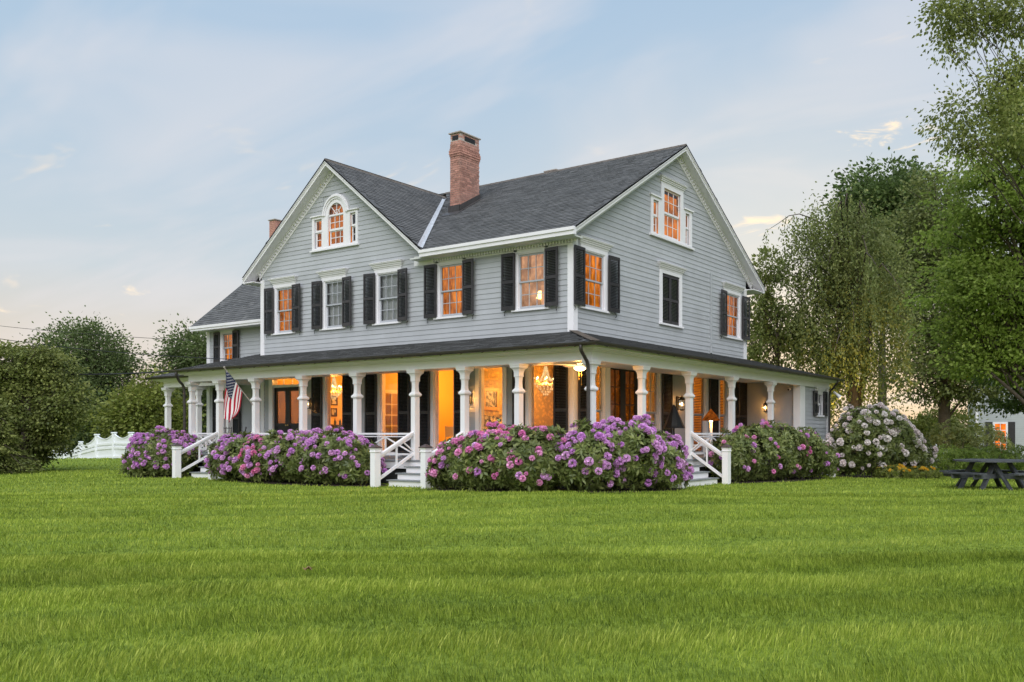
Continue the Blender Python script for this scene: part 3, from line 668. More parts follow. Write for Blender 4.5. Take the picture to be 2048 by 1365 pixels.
# valley flashing
va = Vector((-5.42, -.40, 6.90)); vb = Vector((RX + .35, 4.30, zM(0, 4.30) + .03)); d = (vb - va).normalized()
side1 = Vector((1, 0, .0)); mb = MB()
k = 26; vs = []
for i in range(k + 1):
    p = va.lerp(vb, i / k); j = random.uniform(-.012, .012); wv = .088 * (1 - .2 * i / k)
    pl = p + Vector((-wv * .75, -wv * .45, 0)); pr = p + Vector((wv * .75, wv * .45, 0))
    vs += [Vector((pl.x, pl.y, max(zG(pl.x, pl.y), zM(pl.x, pl.y)) + .028 + j * .4)), Vector((p.x, p.y, max(zG(p.x, p.y), zM(p.x, p.y)) + .024)), Vector((pr.x, pr.y, max(zG(pr.x, pr.y), zM(pr.x, pr.y)) + .028 - j * .4))]
mb.add(vs, [(3 * i, 3 * i + 1, 3 * i + 4, 3 * i + 3) for i in range(k)] + [(3 * i + 1, 3 * i + 2, 3 * i + 5, 3 * i + 4) for i in range(k)])
mb.build('valley_flashing', 'valley_metal', house)

# rakes: fascia with two mouldings, soffit, frieze on the wall, dentils
def rake(fr, uP, zP, uE, zE, n_out, fr_name):
    """gable slope from peak to eave tip in wall frame; n_out = overhang"""
    def sl_(u): return zP + (zE - zP) * (u - uP) / (uE - uP)
    def strip(mb, drop0, drop1, n0, n1, ua=uP, ub=uE):
        q = [(ua, sl_(ua) - drop0), (ub, sl_(ub) - drop0), (ub, sl_(ub) - drop1), (ua, sl_(ua) - drop1)]
        if ub > ua: q = q[::-1]
        mb.prism([fr.p(u, n1, z) for u, z in q], fr.n * (n0 - n1))
    mb = MB(); strip(mb, .015, .085, n_out - .03, n_out + .04); strip(mb, .085, .125, n_out - .03, n_out + .02); strip(mb, .125, .20, n_out - .03, n_out + .004)
    mb.build('rake_board', 'white', house)
    mb = MB(); strip(mb, .15, .18, -.02, n_out - .032); mb.build('rake_soffit', 'white', house)
    uW = uE - math.copysign(.42, uE - uP)
    mb = MB(); strip(mb, .182, .40, .0, .036, uP, uW); strip(mb, .182, .235, .036, .085, uP, uW); fz = mb.build('rake_frieze', 'white', house)
    mb = MB(); Ln = abs(uW - uP); kk = int(Ln / .11)
    for i in range(kk):
        u = uP + (uW - uP) * (i + .3) / kk; z = sl_(u)
        mb.hexa([fr.p(u - .025, .08, z - .31), fr.p(u + .025, .08, z - .31), fr.p(u + .025, .036, z - .31), fr.p(u - .025, .036, z - .31), fr.p(u - .025, .08, z - .236), fr.p(u + .025, .08, z - .236), fr.p(u + .025, .036, z - .236), fr.p(u - .025, .036, z - .236)])
    mb.build('dentils', 'white', fz, kind='stuff')
rake(FF, RX, RZ, EX0, zG(EX0, 0), .36, 'f'); rake(FF, RX, RZ, EX1, zG(EX1, 0), .36, 'f')
rake(FS, MY, MZ, -.42, zM(0, -.42), .36, 's'); rake(FS, MY, MZ, 10.9, zM(0, 10.9), .36, 's')
# eave of main roof: fascia + crown, soffit, dentils
mb = MB(); zE = zM(0, -.42)
mb.box(-5.40, .395, -.46, -.36, zE - .22, zE - .03); mb.box(-5.40, .405, -.49, -.455, zE - .11, zE - .02)
ev = mb.build('eave_board', 'white', house)
mb = MB(); mb.box(-5.9, .30, -.37, .02, zE - .235, zE - .20); mb.build('eave_soffit', 'ceiling', ev)
mb = MB()
for i in range(52): mb.box(-5.25 + i * .105, -5.20 + i * .105, -.10, -.036, zE - .32, zE - .236)
mb.build('dentils', 'white', ev, kind='stuff')
# left eave returns of the front gable and right eave of the side gable
mb = MB(); mb.box(EX0 - .02, EX0 + .06, -.36, 8, zG(EX0, 0) - .22, zG(EX0, 0) - .03); mb.build('eave_board', 'white', house)
mb = MB(); mb.box(EX0 + .06, WL + .02, -.33, 8, zG(EX0, 0) - .2, zG(EX0, 0) - .17); mb.build('eave_soffit', 'white', house)
mb = MB(); mb.box(-12, .36, 10.84, 10.92, zM(0, 10.9) - .22, zM(0, 10.9) - .03); mb.build('eave_board', 'white', house)
mb = MB(); mb.box(-12, .33, WD - .02, 10.84, zM(0, 10.9) - .2, zM(0, 10.9) - .17); mb.build('eave_soffit', 'white', house)
# back and left closing walls
mb = MB(); mb.box(WL, -.2, WD - .1, WD - .004, .1, 7.0); mb.box(WL + .004, WL + .1, .16, WD, .1, 7.2); mb.build('back_wall', 'siding', house)

# ---- wing on the left
WX = -18.92; ZW = 5.42
ww = wall_sheet(FWG, 'wing_wall', WX, -13.9, .74, ZW + .1, [(-17.95, -17.25, 4.15, 5.30), (-17.98, -17.28, .9, 3.1)], 'siding', house)
clapboards(FWG, ww, 4.0, 5.36, lambda z: WX + .03, lambda z: -13.86, [(-18.1, -17.12, 4.1, 5.45)])
clapboards(FWG, ww, .8, 3.4, lambda z: WX + .03, lambda z: -13.86, [(-18.1, -17.1, .8, 3.3)], joined=True)
mb = MB(); FWG.box(mb, WX - .03, WX + .17, 0, .036, .74, 5.5); mb.build('corner_board', 'white', house)
window(FWG, -18.08, -17.13, 'lit_orange_mid', False, 4.12, 5.42, 2, 2, curtain='lit_orange')
shutter(FWG, -18.04, .05, 4.18, .36, 1.16, math.pi + .06); shutter(FWG, -17.14, .08, 4.18, .40, 1.16, -.06)
window(FWG, -18.08, -17.13, 'lit_orange_mid', False, .85, 3.25, 2, 3)
shutter(FWG, -18.04, .05, .9, .42, 2.3, math.pi + .06); shutter(FWG, -17.14, .08, .9, .50, 2.3, -.06)
zWing = lambda x, y: 5.58 + (y - .5) * .95 if y < 4.2 else 9.095 - (y - 4.2) * .95
roof_plane([(-19.25, .5), (-13.8, .5), (-13.8, 4.2), (-19.25, 4.2)], zWing, (1, 0), 'wing_roof')
roof_plane([(-19.25, 4.2), (-13.8, 4.2), (-13.8, 8), (-19.25, 8)], zWing, (1, 0), 'wing_roof')
mb = MB(); mb.box(-19.2, -13.85, .46, .54, 5.38, 5.545); mb.box(-19.22, -13.85, .43, .46, 5.46, 5.56); e2 = mb.build('eave_board', 'white', house)
mb = MB(); mb.box(-19.15, -13.85, .54, 1.0, 5.40, 5.43); mb.build('eave_soffit', 'ceiling', e2)
mb = MB(); mb.box(WX, WX + .1, 1.1, 7.5, .1, 5.5); mb.prism([(WX, .9, 5.4), (WX, 4.2, 8.9), (WX, 7.4, 5.7)], (.1, 0, 0)); mb.build('wing_end_wall', 'siding', house)

# ---- chimneys, brick by brick on the faces in view
def chimney(x0, x1, y0, y1, z0, z1, head=True, ch=.075, parent=house):
    core = MB(); core.box(x0 + .012, x1 - .012, y0 + .012, y1 - .012, z0, z1); c = core.build('chimney', 'mortar', parent)
    lens = {}
    def brick(cx, cy, cz, lx, ly, lz):
        key = (round(lx, 3), round(ly, 3), round(lz, 3))
        if key not in lens:
            b = MB(); b.box(-lx / 2, lx / 2, -ly / 2, ly / 2, -lz / 2, lz / 2); lens[key] = b.mesh('brick')
        o = obj('brick', lens[key], 'brick', c); o.location = (cx, cy, cz); o.rotation_euler = (random.uniform(-.006, .006), random.uniform(-.006, .006), random.uniform(-.01, .01))
    k = int(round((z1 - z0) / ch)); far = MB()
    if not head:
        def brick(cx, cy, cz, lx, ly, lz): far.box(cx - lx / 2, cx + lx / 2, cy - ly / 2, cy + ly / 2, cz - lz / 2, cz + lz / 2)
    for i in range(k):
        z = z0 + (i + .5) * ch; lz = ch - .014; top = k - i
        gr = .0
        if head: gr = {9: .03, 8: .03, 7: .012, 10: .015}.get(top, 0.0)
        if head and top <= 4: gr = -.01
        a0, a1, b0, b1 = x0 - gr, x1 + gr, y0 - gr, y1 + gr; off = (i % 2) * .10
        # -Y face (seen from the lawn), with openings under the cap
        def run(s0, s1, put):
            s = s0 - (.10 if off else 0)
            while s < s1 - .01:
                e = min(s + .205, s1); st = max(s, s0)
                if e - st > .03: put(st, e)
                s = e + .012 if e == s + .205 else s1
        op = head and top in (2, 3)
        run(a0, a1, lambda p, q: (op and (p + q) / 2 > a0 + .1 and (p + q) / 2 < a1 - .1) or brick((p + q) / 2, b0 + .05, z, round(q - p, 3), .10, lz))
        run(b0 + .104, b1, lambda p, q: (op and (p + q) / 2 > b0 + .2 and (p + q) / 2 < b1 - .2) or brick(a1 - .05, (p + q) / 2, z, .10, round(q - p, 3), lz))
        far.box(a0, a0 + .1, b0 + .104, b1, z - lz / 2, z + lz / 2); far.box(a0 + .104, a1 - .104, b1 - .1, b1, z - lz / 2, z + lz / 2)
    far.build('far_bricks', 'brick', c, kind='stuff')
    cp = MB(); cp.box(x0 - .04, x1 + .04, y0 - .04, y1 + .04, z1, z1 + .035); cp.build('chimney_cap', 'stone_cap', c)
    if head:
        d_ = MB(); d_.box(x0 + .1, x1 - .1, y0 - .0, y0 + .05, z1 - 3 * ch, z1 - ch); d_.box(x1 - .045, x1 + .0, y0 + .2, y1 - .2, z1 - 3 * ch, z1 - ch); d_.build('flue_opening_shade', 'black', c)  # solid black blocks stand in for the shade inside the openings
    return c
CX0, CX1, CY0, CY1 = -7.40, -6.92, 2.62, 3.50
chimney(CX0, CX1, CY0, CY1, zM(0, CY0) - .15, 11.55)
mb = MB()
zl = lambda y: zM(0, y)
mb.hexa([(CX0 - .05, CY0 - .04, zl(CY0) - .1), (CX1 + .02, CY0 - .04, zl(CY0) - .1), (CX1 + .02, CY0 - .002, zl(CY0) - .1), (CX0 - .05, CY0 - .002, zl(CY0) - .1), (CX0 - .05, CY0 - .04, zl(CY0) + .22), (CX1 + .02, CY0 - .04, zl(CY0) + .22), (CX1 + .02, CY0 - .002, zl(CY0) + .22), (CX0 - .05, CY0 - .002, zl(CY0) + .22)])
mb.hexa([(CX1 + .002, CY0 - .04, zl(CY0) - .05), (CX1 + .03, CY0 - .04, zl(CY0) - .05), (CX1 + .03, CY1 + .02, zl(CY1) - .05), (CX1 + .002, CY1 + .02, zl(CY1) - .05), (CX1 + .002, CY0 - .04, zl(CY0) + .2), (CX1 + .03, CY0 - .04, zl(CY0) + .2), (CX1 + .03, CY1 + .02, zl(CY1) + .2), (CX1 + .002, CY1 + .02, zl(CY1) + .2)])
mb.hexa([(CX1 + .03, CY0 - .3, zl(CY0 - .3) + .02), (CX1 + .16, CY0 - .3, zl(CY0 - .3) + .02), (CX1 + .16, CY1, zl(CY1) + .02), (CX1 + .03, CY1, zl(CY1) + .02), (CX1 + .03, CY0 - .3, zl(CY0 - .3) + .03), (CX1 + .16, CY0 - .3, zl(CY0 - .3) + .03), (CX1 + .16, CY1, zl(CY1) + .03), (CX1 + .03, CY1, zl(CY1) + .03)])
mb.hexa([(CX0 - .15, CY0 - .3, zl(CY0 - .3) + .02), (CX1 + .03, CY0 - .3, zl(CY0 - .3) + .02), (CX1 + .03, CY0 - .04, zl(CY0 - .04) + .02), (CX0 - .15, CY0 - .04, zl(CY0 - .04) + .02), (CX0 - .15, CY0 - .3, zl(CY0 - .3) + .03), (CX1 + .03, CY0 - .3, zl(CY0 - .3) + .03), (CX1 + .03, CY0 - .04, zl(CY0 - .04) + .03), (CX0 - .15, CY0 - .04, zl(CY0 - .04) + .03)])
mb.build('chimney_flashing', 'flashing', house)
chimney(-18.95, -18.55, 3.55, 3.9, 9.0, 10.30, head=False)
chimney(-5.75, -5.25, 5.55, 6.2, 10.2, 10.80, head=False)

# ================================================================== FIRST FLOOR AND PORCH
DZ = .74; BB = 3.15                      # deck top, beam underside
YC, XC = -2.062, 2.202                   # column lines
COLX = [XC, -.037, -1.878, -3.716, -6.08, -8.517, -10.878, -12.823, -14.409]
COLY = [.014, 2.351, 4.85, 7.584]
# deck, edge boards and lattice skirt
mb = MB(); mb.box(-14.60, 2.36, -2.22, -.0, DZ - .04, DZ); mb.box(.0, 2.36, .004, 10.05, DZ - .041, DZ - .001); mb.box(-19.1, WL, -.6, .996, DZ - .042, DZ - .002); mb.box(-14.60, WL, -.6, .9, DZ - .0405, DZ - .0005)
mb.build('porch_deck', 'deck', house)
mb = MB(); mb.box(-14.55, 2.31, -2.19, -2.15, DZ - .24, DZ - .044); mb.box(2.27, 2.31, -2.15, 10.0, DZ - .24, DZ - .044); mb.box(-19.05, -14.5, -.57, -.53, DZ - .24, DZ - .044); mb.build('porch_skirt_board', 'porch_white', house)
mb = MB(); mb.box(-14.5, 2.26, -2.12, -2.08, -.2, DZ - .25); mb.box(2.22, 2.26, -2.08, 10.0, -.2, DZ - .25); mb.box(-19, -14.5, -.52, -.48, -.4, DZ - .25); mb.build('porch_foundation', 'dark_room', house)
# beams, crown, soffit, ceiling
mb = MB(); mb.box(-14.50, 2.28, -2.14, -1.97, BB, 3.36); mb.box(2.11, 2.281, -1.97, 12.62, BB + .001, 3.361); mb.box(-14.502, -14.33, -1.97, .9, BB + .001, 3.36)
mb.box(-19.0, -14.51, -.60, -.44, BB + .003, 3.362); mb.box(-19.002, -18.84, -.44, 1.0, BB + .004, 3.36)
mb.build('porch_beam', 'porch_white', house)
mb = MB()
for z0, z1, o in ((3.36, 3.385, .10), (3.385, 3.41, .20), (3.41, 3.47, .30)):
    mb.box(-14.50 - o * .8, 2.28 + o, -2.14 - o, -2.10, z0, z1); mb.box(2.24, 2.28 + o, -2.10, 12.62 + o, z0, z1); mb.box(-19.0 - o * .8, -14.76, -.60 - o, -.56, z0, z1); mb.box(-14.5 - o * .8, -14.4, -2.10, -.6 - o, z0, z1)
mb.build('porch_cornice', 'porch_white', house)
mb = MB(); mb.box(-14.4, 2.2, -2.0, -.03, 3.30, 3.33); mb.box(.03, 2.2, -.03, 10.0, 3.301, 3.331); mb.box(-18.9, -14.4, -.5, .97, 3.302, 3.332); mb.build('porch_ceiling', 'ceiling', house)
# porch roof planes
KF = .65 / 2.52; KS = .65 / 2.66
zPF = lambda x, y: 3.525 + KF * (y + 2.52); zPS = lambda x, y: 3.525 + KS * (2.66 - x); zPE = lambda x, y: 3.525 + KS * (12.95 - y); zPB = lambda x, y: 3.535 + .292 * (y + .95)
roof_plane([(-14.75, -2.52), (2.66, -2.52), (0, 0), (WL, 0), (WL, 1.0), (-14.75, 1.0)], zPF, (1, 0), 'porch_roof', .06)
roof_plane([(2.66, -2.52), (2.66, 12.95), (0, 10.29), (0, 0)], zPS, (0, 1), 'porch_roof', .06)
roof_plane([(2.66, 12.95), (-3, 12.95), (-3, 10.29), (0, 10.29)], zPE, (1, 0), 'porch_roof', .06)
roof_plane([(-19.35, -.95), (-14.76, -.95), (-14.76, 1.0), (-19.35, 1.0)], zPB, (1, 0), 'porch_roof', .05)
mb = MB()
for i in range(14):
    a_ = Vector((2.66, -2.52, 3.54)).lerp(Vector((0, 0, 4.19)), i / 14); b_ = Vector((2.66, -2.52, 3.54)).lerp(Vector((0, 0, 4.19)), (i + 1.08) / 14)
    mb.bar(a_ + Vector((0, 0, .012)), b_, .20, .02)
mb.build('hip_cap', 'ridge_shingle', house)
# gutters: half-round troughs on hangers
def gutter(pts, r=.062):
    mb = MB(); n = 8; P = [Vector(p) for p in pts]; vs = []
    for i, p in enumerate(P):
        d0 = (P[i] - P[i - 1]).normalized() if i else (P[1] - P[0]).normalized(); d1 = (P[i + 1] - P[i]).normalized() if i < len(P) - 1 else d0
        nn = Vector((d0.y, -d0.x, 0)) + Vector((d1.y, -d1.x, 0)); nn = nn / max(.5, nn.length ** 2 / 2)
        for q in (1.0, .82):
            for k in range(n + 1):
                t = math.pi * k / n; vs.append(p + nn * math.cos(t) * r * q * 1.0 + Vector((0, 0, -math.sin(t) * r * 1.25 * q)))
    m = 2 * (n + 1); fs = []
    for i in range(len(P) - 1):
        for k in range(n): fs.append((i * m + k, i * m + k + 1, (i + 1) * m + k + 1, (i + 1) * m + k)); fs.append((i * m + n + 1 + k + 1, i * m + n + 1 + k, (i + 1) * m + n + 1 + k, (i + 1) * m + n + 2 + k))
        fs.append((i * m, (i + 1) * m, (i + 1) * m + n + 1, i * m + n + 1)); fs.append((i * m + n, i * m + 2 * n + 1, (i + 1) * m + 2 * n + 1, (i + 1) * m + n))
    fs += [tuple(range(0, n + 1)), tuple(range((len(P) - 1) * m + n, (len(P) - 1) * m - 1, -1))]
    mb.add(vs, fs); return mb.build('gutter', 'gutter', house, smooth=False)
gutter([(-14.80, -2.575, 3.515), (2.715, -2.575, 3.515), (2.715, 12.98, 3.505)])
gutter([(-19.40, -1.005, 3.52), (-14.80, -1.005, 3.52)])
mb = MB()
for i in range(24): x = -14.4 + i * .72; mb.bar((x, -2.50, 3.47), (x, -2.63, 3.42), .02, .012)
for i in range(21): y = -2.2 + i * .72; mb.bar((2.64, y, 3.47), (2.77, y, 3.42), .02, .012)
mb.build('gutter_hangers', 'gutter', house, kind='stuff')
def downspout(pts, label=None):
    mb = MB(); P = [Vector(p) for p in pts]; Q = []
    for i in range(len(P) - 1):
        for k in range(5):
            t = k / 5; p0 = P[max(i - 1, 0)]; p1 = P[i]; p2 = P[i + 1]; p3 = P[min(i + 2, len(P) - 1)]
            Q.append(.5 * ((2 * p1) + (p2 - p0) * t + (2 * p0 - 5 * p1 + 4 * p2 - p3) * t * t + (3 * p1 - p0 - 3 * p2 + p3) * t ** 3))
    Q.append(P[-1]); mb.tube(Q, .042, 8)
    return mb.build('downspout', 'gutter', house, smooth=True)
downspout([(2.30, -2.575, 3.46), (2.30, -2.57, 3.34), (2.25, -2.36, 3.18), (2.235, -2.24, 3.02), (2.235, -2.225, 2.5), (2.235, -2.225, .2)])
downspout([(-14.40, -2.575, 3.46), (-14.40, -2.57, 3.34), (-14.55, -2.40, 3.16), (-14.58, -2.26, 3.0), (-14.58, -2.225, 2.5), (-14.58, -2.225, .2)])
downspout([(2.71, 12.35, 3.45), (2.70, 12.35, 3.35), (2.50, 12.42, 3.15), (2.36, 12.47, 3.0), (2.33, 12.48, 2.5), (2.33, 12.48, .0)])

# columns: one turned square post, copied
prof = [(.078, 0), (.078, 1.685), (.086, 1.69), (.112, 1.715), (.118, 1.745), (.106, 1.775), (.086, 1.80), (.070, 1.82), (.064, 1.88), (.061, 1.96), (.064, 2.05), (.072, 2.095), (.086, 2.10), (.088, 2.115), (.083, 2.13), (.085, 2.20), (.094, 2.245), (.114, 2.285), (.140, 2.31), (.152, 2.315), (.155, 2.36), (.162, 2.365), (.164, BB - DZ)]
mb = MB(); mb.sq(prof, (0, 0, 0)); colmesh = mb.mesh('porch_column')
def column(x, y):
    o = obj('porch_column', colmesh, 'porch_white', house); o.location = (x, y, DZ); return o
for x in COLX: column(x, YC)
for y in COLY: column(XC, y)
for x in (-18.9, -16.87, -14.95): column(x, -.50)
# half post against the wing behind the flag
# railings with crossed balusters
def railing(p0, p1, post=.09):
    p0 = Vector((*p0, 0)); p1 = Vector((*p1, 0)); d = (p1 - p0).normalized(); p0 = p0 + d * post; p1 = p1 - d * post; Ln = (p1 - p0).length
    at = lambda t, z: p0 + d * (t * Ln) + Vector((0, 0, z))
    mb = MB(); mb.bar(at(0, 1.435), at(1, 1.435), .10, .05); mb.bar(at(0, 1.36), at(1, 1.36), .05, .03); mb.bar(at(0, .88), at(1, .88), .06, .05)
    r = mb.build('railing', 'porch_white', house)
    for t in (.5,): b = MB(); b.bar(at(t, .905), at(t, 1.345), .036, .036, d); b.build('baluster', 'porch_white', r)
    for a, b_ in ((0, .5), (1, .5)):
        for z0, z1, s in ((1.345, .905, .026), (.905, 1.345, .030)):
            b = MB(); b.bar(at(a, z0), at(b_, z1), s, .034, (0, 0, 1)); b.build('baluster', 'porch_white', r)
for a, b in ((-14.409, -12.823), (-10.878, -8.517), (-8.517, -6.08), (-6.08, -3.716), (-1.878, -.037), (-.037, XC)): railing((a, YC), (b, YC))
for a, b in ((YC, .014), (2.351, 4.85), (4.85, 7.584), (7.584, 10.0)): railing((XC, a), (XC, b))
railing((-14.409, YC), (-14.409, -.5)); railing((-18.9, -.5), (-16.87, -.5)); railing((-16.87, -.5), (-14.95, -.5))
# steps
def newel(x, y, g=None):
    z0 = gz(x, y) - .05; mb = MB(); mb.sq([(.088, 0), (.088, .93), (.100, .935), (.104, .955), (.092, .97), (.094, 1.0), (.108, 1.04)], (x, y, z0)); o = mb.build('newel_post', 'porch_white', house)
    mb = MB(); mb.sq([(.118, 1.04), (.118, 1.062), (.06, 1.10), (.012, 1.135)], (x, y, z0)); mb.build('newel_cap', 'cap_copper', o)
    return z0 + 1.0
def steps(fr, u0, u1, n_edge, n_newel, rails=(True, True)):
    zg = gz(*fr.p((u0 + u1) / 2, n_edge + .9, 0).xy); r = (DZ - zg) / 4
    base = MB(); k = 0
    st = MB()
    for i in range(3):
        zt = zg + r * (i + 1); n1 = n_edge + .28 * (3 - i)
        fr.box(st, u0 + .10, u1 - .10, n_edge - .02, n1 - .03, zg - .2, zt - .032)
    root = st.build('porch_steps', 'porch_white', house)
    for i in range(3):
        zt = zg + r * (i + 1); n1 = n_edge + .28 * (3 - i); t = MB(); fr.box(t, u0 + .04, u1 - .04, n1 - .31, n1, zt - .03, zt); t.build('tread', 'tread', root)
    for u, on in ((u0, rails[0]), (u1, rails[1])):
        if not on: continue
        P = fr.p(u, n_newel, 0); newel(P.x, P.y)
        zn = gz(P.x, P.y)
        rr = MB(); a = fr.p(u, n_newel - .08, zn + .78); b = fr.p(u, n_edge - .10, 1.49); rr.bar(a, b, .10, .055); rr.bar(a - Vector((0, 0, .055)), b - Vector((0, 0, .055)), .055, .05)
        rl = rr.build('stair_rail', 'porch_white', house)
        q = MB(); q.bar(fr.p(u, n_newel - .08, zn + .18), fr.p(u, n_edge - .10, .92), .055, .07); q.build('lower_rail', 'porch_white', rl)
        q = MB(); t = .5; A = fr.p(u, n_newel - .08, zn + .18).lerp(fr.p(u, n_edge - .1, .92), t); B = a.lerp(b, t); q.bar(A, B - Vector((0, 0, .05)), .04, .04, fr.u); q.build('baluster', 'porch_white', rl)
        A2 = fr.p(u, n_edge - .10, .95); B2 = a.lerp(b, .68) - Vector((0, 0, .07)); q = MB(); q.bar(A2, B2, .03, .035); q.build('baluster', 'porch_white', rl)
steps(FF, -3.716, -1.878, 2.20, 3.34); steps(FF, -12.823, -10.878, 2.20, 3.40); steps(FS, .014, 2.351, 2.34, 3.38)
newel(3.36, 10.15)
q = MB(); q.bar((3.36, 10.07, .32), (3.36, 9.2, .32), .05, .06); q.build('lower_rail', 'porch_white', house)

# ---- first floor walls with tall openings
CT = 3.42                                   # heads of tall windows
ND = {'A': (-10.30, -9.44), 'B': (-7.63, -6.82), 'C': (-5.26, -4.42), 'D': (-3.40, -2.50), 'E': (-1.52, -.64)}
openF = [(a, b, DZ + .04, CT) for a, b in ND.values()] + [(-13.15, -11.69, DZ, 3.46)]
wf1 = wall_sheet(FF, 'porch_front_wall', WL, 0, .3, 4.0, openF, 'siding', house, (), -.14)
casF = [(a - .17, b + .17, DZ, CT + .12) for a, b in ND.values()] + [(-13.40, -11.44, DZ, 3.6)]
clapboards(FF, wf1, DZ, 3.32, lambda z: WL + .03, lambda z: -.17, casF, joined=True)
SD = {'S1': (.72, 1.36), 'DR': (1.60, 3.06), 'S2': (3.42, 4.14), 'S3': (6.22, 7.06), 'S4': (8.02, 8.60)}
openS = [(a, b, (DZ + .04), CT) for a, b in SD.values()]
ws1 = wall_sheet(FS, 'porch_side_wall', 0, WD, .3, 4.0, openS, 'siding', house, (), -.14)
clapboards(FS, ws1, DZ, 3.32, lambda z: .17, lambda z: WD - .02, [(a - .14, b + .14, DZ, CT + .1) for a, b in SD.values()], joined=True)
for f_, a, b in ((FF, -.165, .034), (FF, WL - .03, WL + .17)):
    m_ = MB(); f_.box(m_, a, b, 0, .036, DZ, 3.3); m_.build('corner_board', 'porch_white', house)
m_ = MB(); FS.box(m_, -.034, .15, .002, .0365, DZ, 3.3); m_.build('corner_board', 'porch_white', house)
def tall_window(fr, a, b, muntin=None, z0=DZ + .04, pane=True, cas=.15):
    mb = MB(); fr.box(mb, a - cas, a, 0, .045, DZ, CT + .12); fr.box(mb, b, b + cas, 0, .045, DZ, CT + .12); fr.box(mb, a, b, 0, .044, CT, CT + .12)
    fr.box(mb, a, a + .03, -.14, .0, z0, CT); fr.box(mb, b - .03, b, -.14, .0, z0, CT); fr.box(mb, a + .03, b - .03, -.14, .0, CT - .03, CT)
    w = mb.build('tall_window', 'porch_white', house)
    if muntin:
        cols, rows = muntin; q = MB(); h = (CT - .06 - z0) / 2
        sash(fr, w, a + .03, b - .03, z0 + h, CT - .03, cols, rows, -.03, 'sash', stile=.04, bot=.04, munt=.018); sash(fr, w, a + .03, b - .03, z0, z0 + h + .02, cols, rows, -.07, 'sash', stile=.04, munt=.018)
    elif pane:
        p = MB(); p.add([fr.p(a + .03, -.05, z0), fr.p(b - .03, -.05, z0), fr.p(b - .03, -.05, CT - .03), fr.p(a + .03, -.05, CT - .03)], [(0, 1, 2, 3)]); p.build('pane', 'glass', w)
        q = MB(); fr.box(q, a + .03, b - .03, -.07, -.035, z0, z0 + .09); q.build('bottom_rail', 'porch_white', w)
    return w
tall_window(FF, *ND['A']); tall_window(FF, *ND['B']); tall_window(FF, *ND['C'], pane=False); tall_window(FF, *ND['D']); tall_window(FF, *ND['E'])
tall_window(FS, *SD['S1'], (2, 2)); tall_window(FS, *SD['S2'], (2, 2)); tall_window(FS, *SD['S3'], (1, 1)); tall_window(FS, *SD['S4'], (1, 1))
# tall shutters, a leaf either side of each opening
def tall_sh(fr, u, w, ang=0.0, n=.085): shutter(fr, u, n, DZ + .06, w, 2.62, ang)
for k in 'ABC':
    a, b = ND[k]; tall_sh(FF, a - .12, .50, math.pi + .05); tall_sh(FF, b + .07, .52, -.05)
tall_sh(FF, ND['E'][0] - .12, .42, math.pi + .05); tall_sh(FF, ND['E'][1] + .04, .50, -.04)
a, b = SD['S1']; tall_sh(FS, a - .12, .50, math.pi + .05)
a, b = SD['S2']; tall_sh(FS, b + .1, .55, -.05)
a, b = SD['S3']; tall_sh(FS, b + .14, .58, -.04); a, b = SD['S4']; tall_sh(FS, b + .12, .62, -.04); tall_sh(FS, 9.36, .62, 0)
# entry doors: front pair with transom, side pair glazed
def double_door(fr, a, b, z1, transom, glazed, cas):
    mb = MB(); top = 3.46 if transom else z1
    fr.box(mb, a - cas, a, 0, .05, DZ, top + .14); fr.box(mb, b, b + cas, 0, .05, DZ, top + .14); fr.box(mb, a, b, 0, .049, top, top + .14)
    if transom: fr.box(mb, a, b, -.1, .02, z1, z1 + .09)
    w = mb.build('entry_door', 'porch_white', house); mid = (a + b) / 2
    for p, q in ((a, mid - .004), (mid + .004, b)):
        d = MB(); st = .12
        fr.box(d, p, p + st, -.08, -.03, DZ + .03, z1); fr.box(d, q - st, q, -.08, -.03, DZ + .03, z1)
        for c, e in ((DZ + .03, DZ + .28), (DZ + .95, DZ + 1.05), (z1 - .13, z1)): fr.box(d, p + st, q - st, -.079, -.031, c, e)
        if not glazed: fr.box(d, p + st, q - st, -.065, -.05, DZ + .28, DZ + .95)
        else:
            fr.box(d, p + st, q - st, -.065, -.05, DZ + .28, DZ + .95)
            fr.box(d, (p + q) / 2 - .012, (p + q) / 2 + .012, -.07, -.04, DZ + 1.05, z1 - .13)
            for i in (1, 2): zz = DZ + 1.05 + (z1 - .13 - DZ - 1.05) * i / 3; fr.box(d, p + st, q - st, -.069, -.041, zz - .012, zz + .012)
        l = d.build('door_leaf', 'black', w)
        g_ = MB(); g_.add([fr.p(p + st, -.058, DZ + 1.05), fr.p(q - st, -.058, DZ + 1.05), fr.p(q - st, -.058, z1 - .13), fr.p(p + st, -.058, z1 - .13)], [(0, 1, 2, 3)]); g_.build('pane', 'glass_smoke', w)
    k = MB()
    for u in (mid - .05, mid + .05): k.lathe([(.0, 0), (.022, .005), (.026, .02), (.016, .03), (.012, .05)], (0, 0, 0), 10); 
    h = MB()
    for u in (mid - .05, mid + .05):
        c = fr.p(u, .0, DZ + .98); h.lathe([(.004, -.026), (.022, -.016), (.027, 0), (.022, .016), (.004, .026)], c, 10); h.bar(fr.p(u, -.03, DZ + .98), c, .014, .014)
    h.build('door_knobs', 'brass', w)
    if transom:
        t = MB(); 
        for i in range(1, 3): u = a + (b - a) * i / 3; fr.box(t, u - .015, u + .015, -.07, -.03, z1 + .09, top)
        t.build('transom_bars', 'porch_white', w)
        g_ = MB(); g_.add([fr.p(a, -.05, z1 + .09), fr.p(b, -.05, z1 + .09), fr.p(b, -.05, top), fr.p(a, -.05, top)], [(0, 1, 2, 3)]); g_.build('transom_pane', 'glass', w)
    return w
double_door(FF, -13.15, -11.69, 3.02, True, False, .22)
double_door(FS, 1.60, 3.06, CT - .02, False, True, .13)

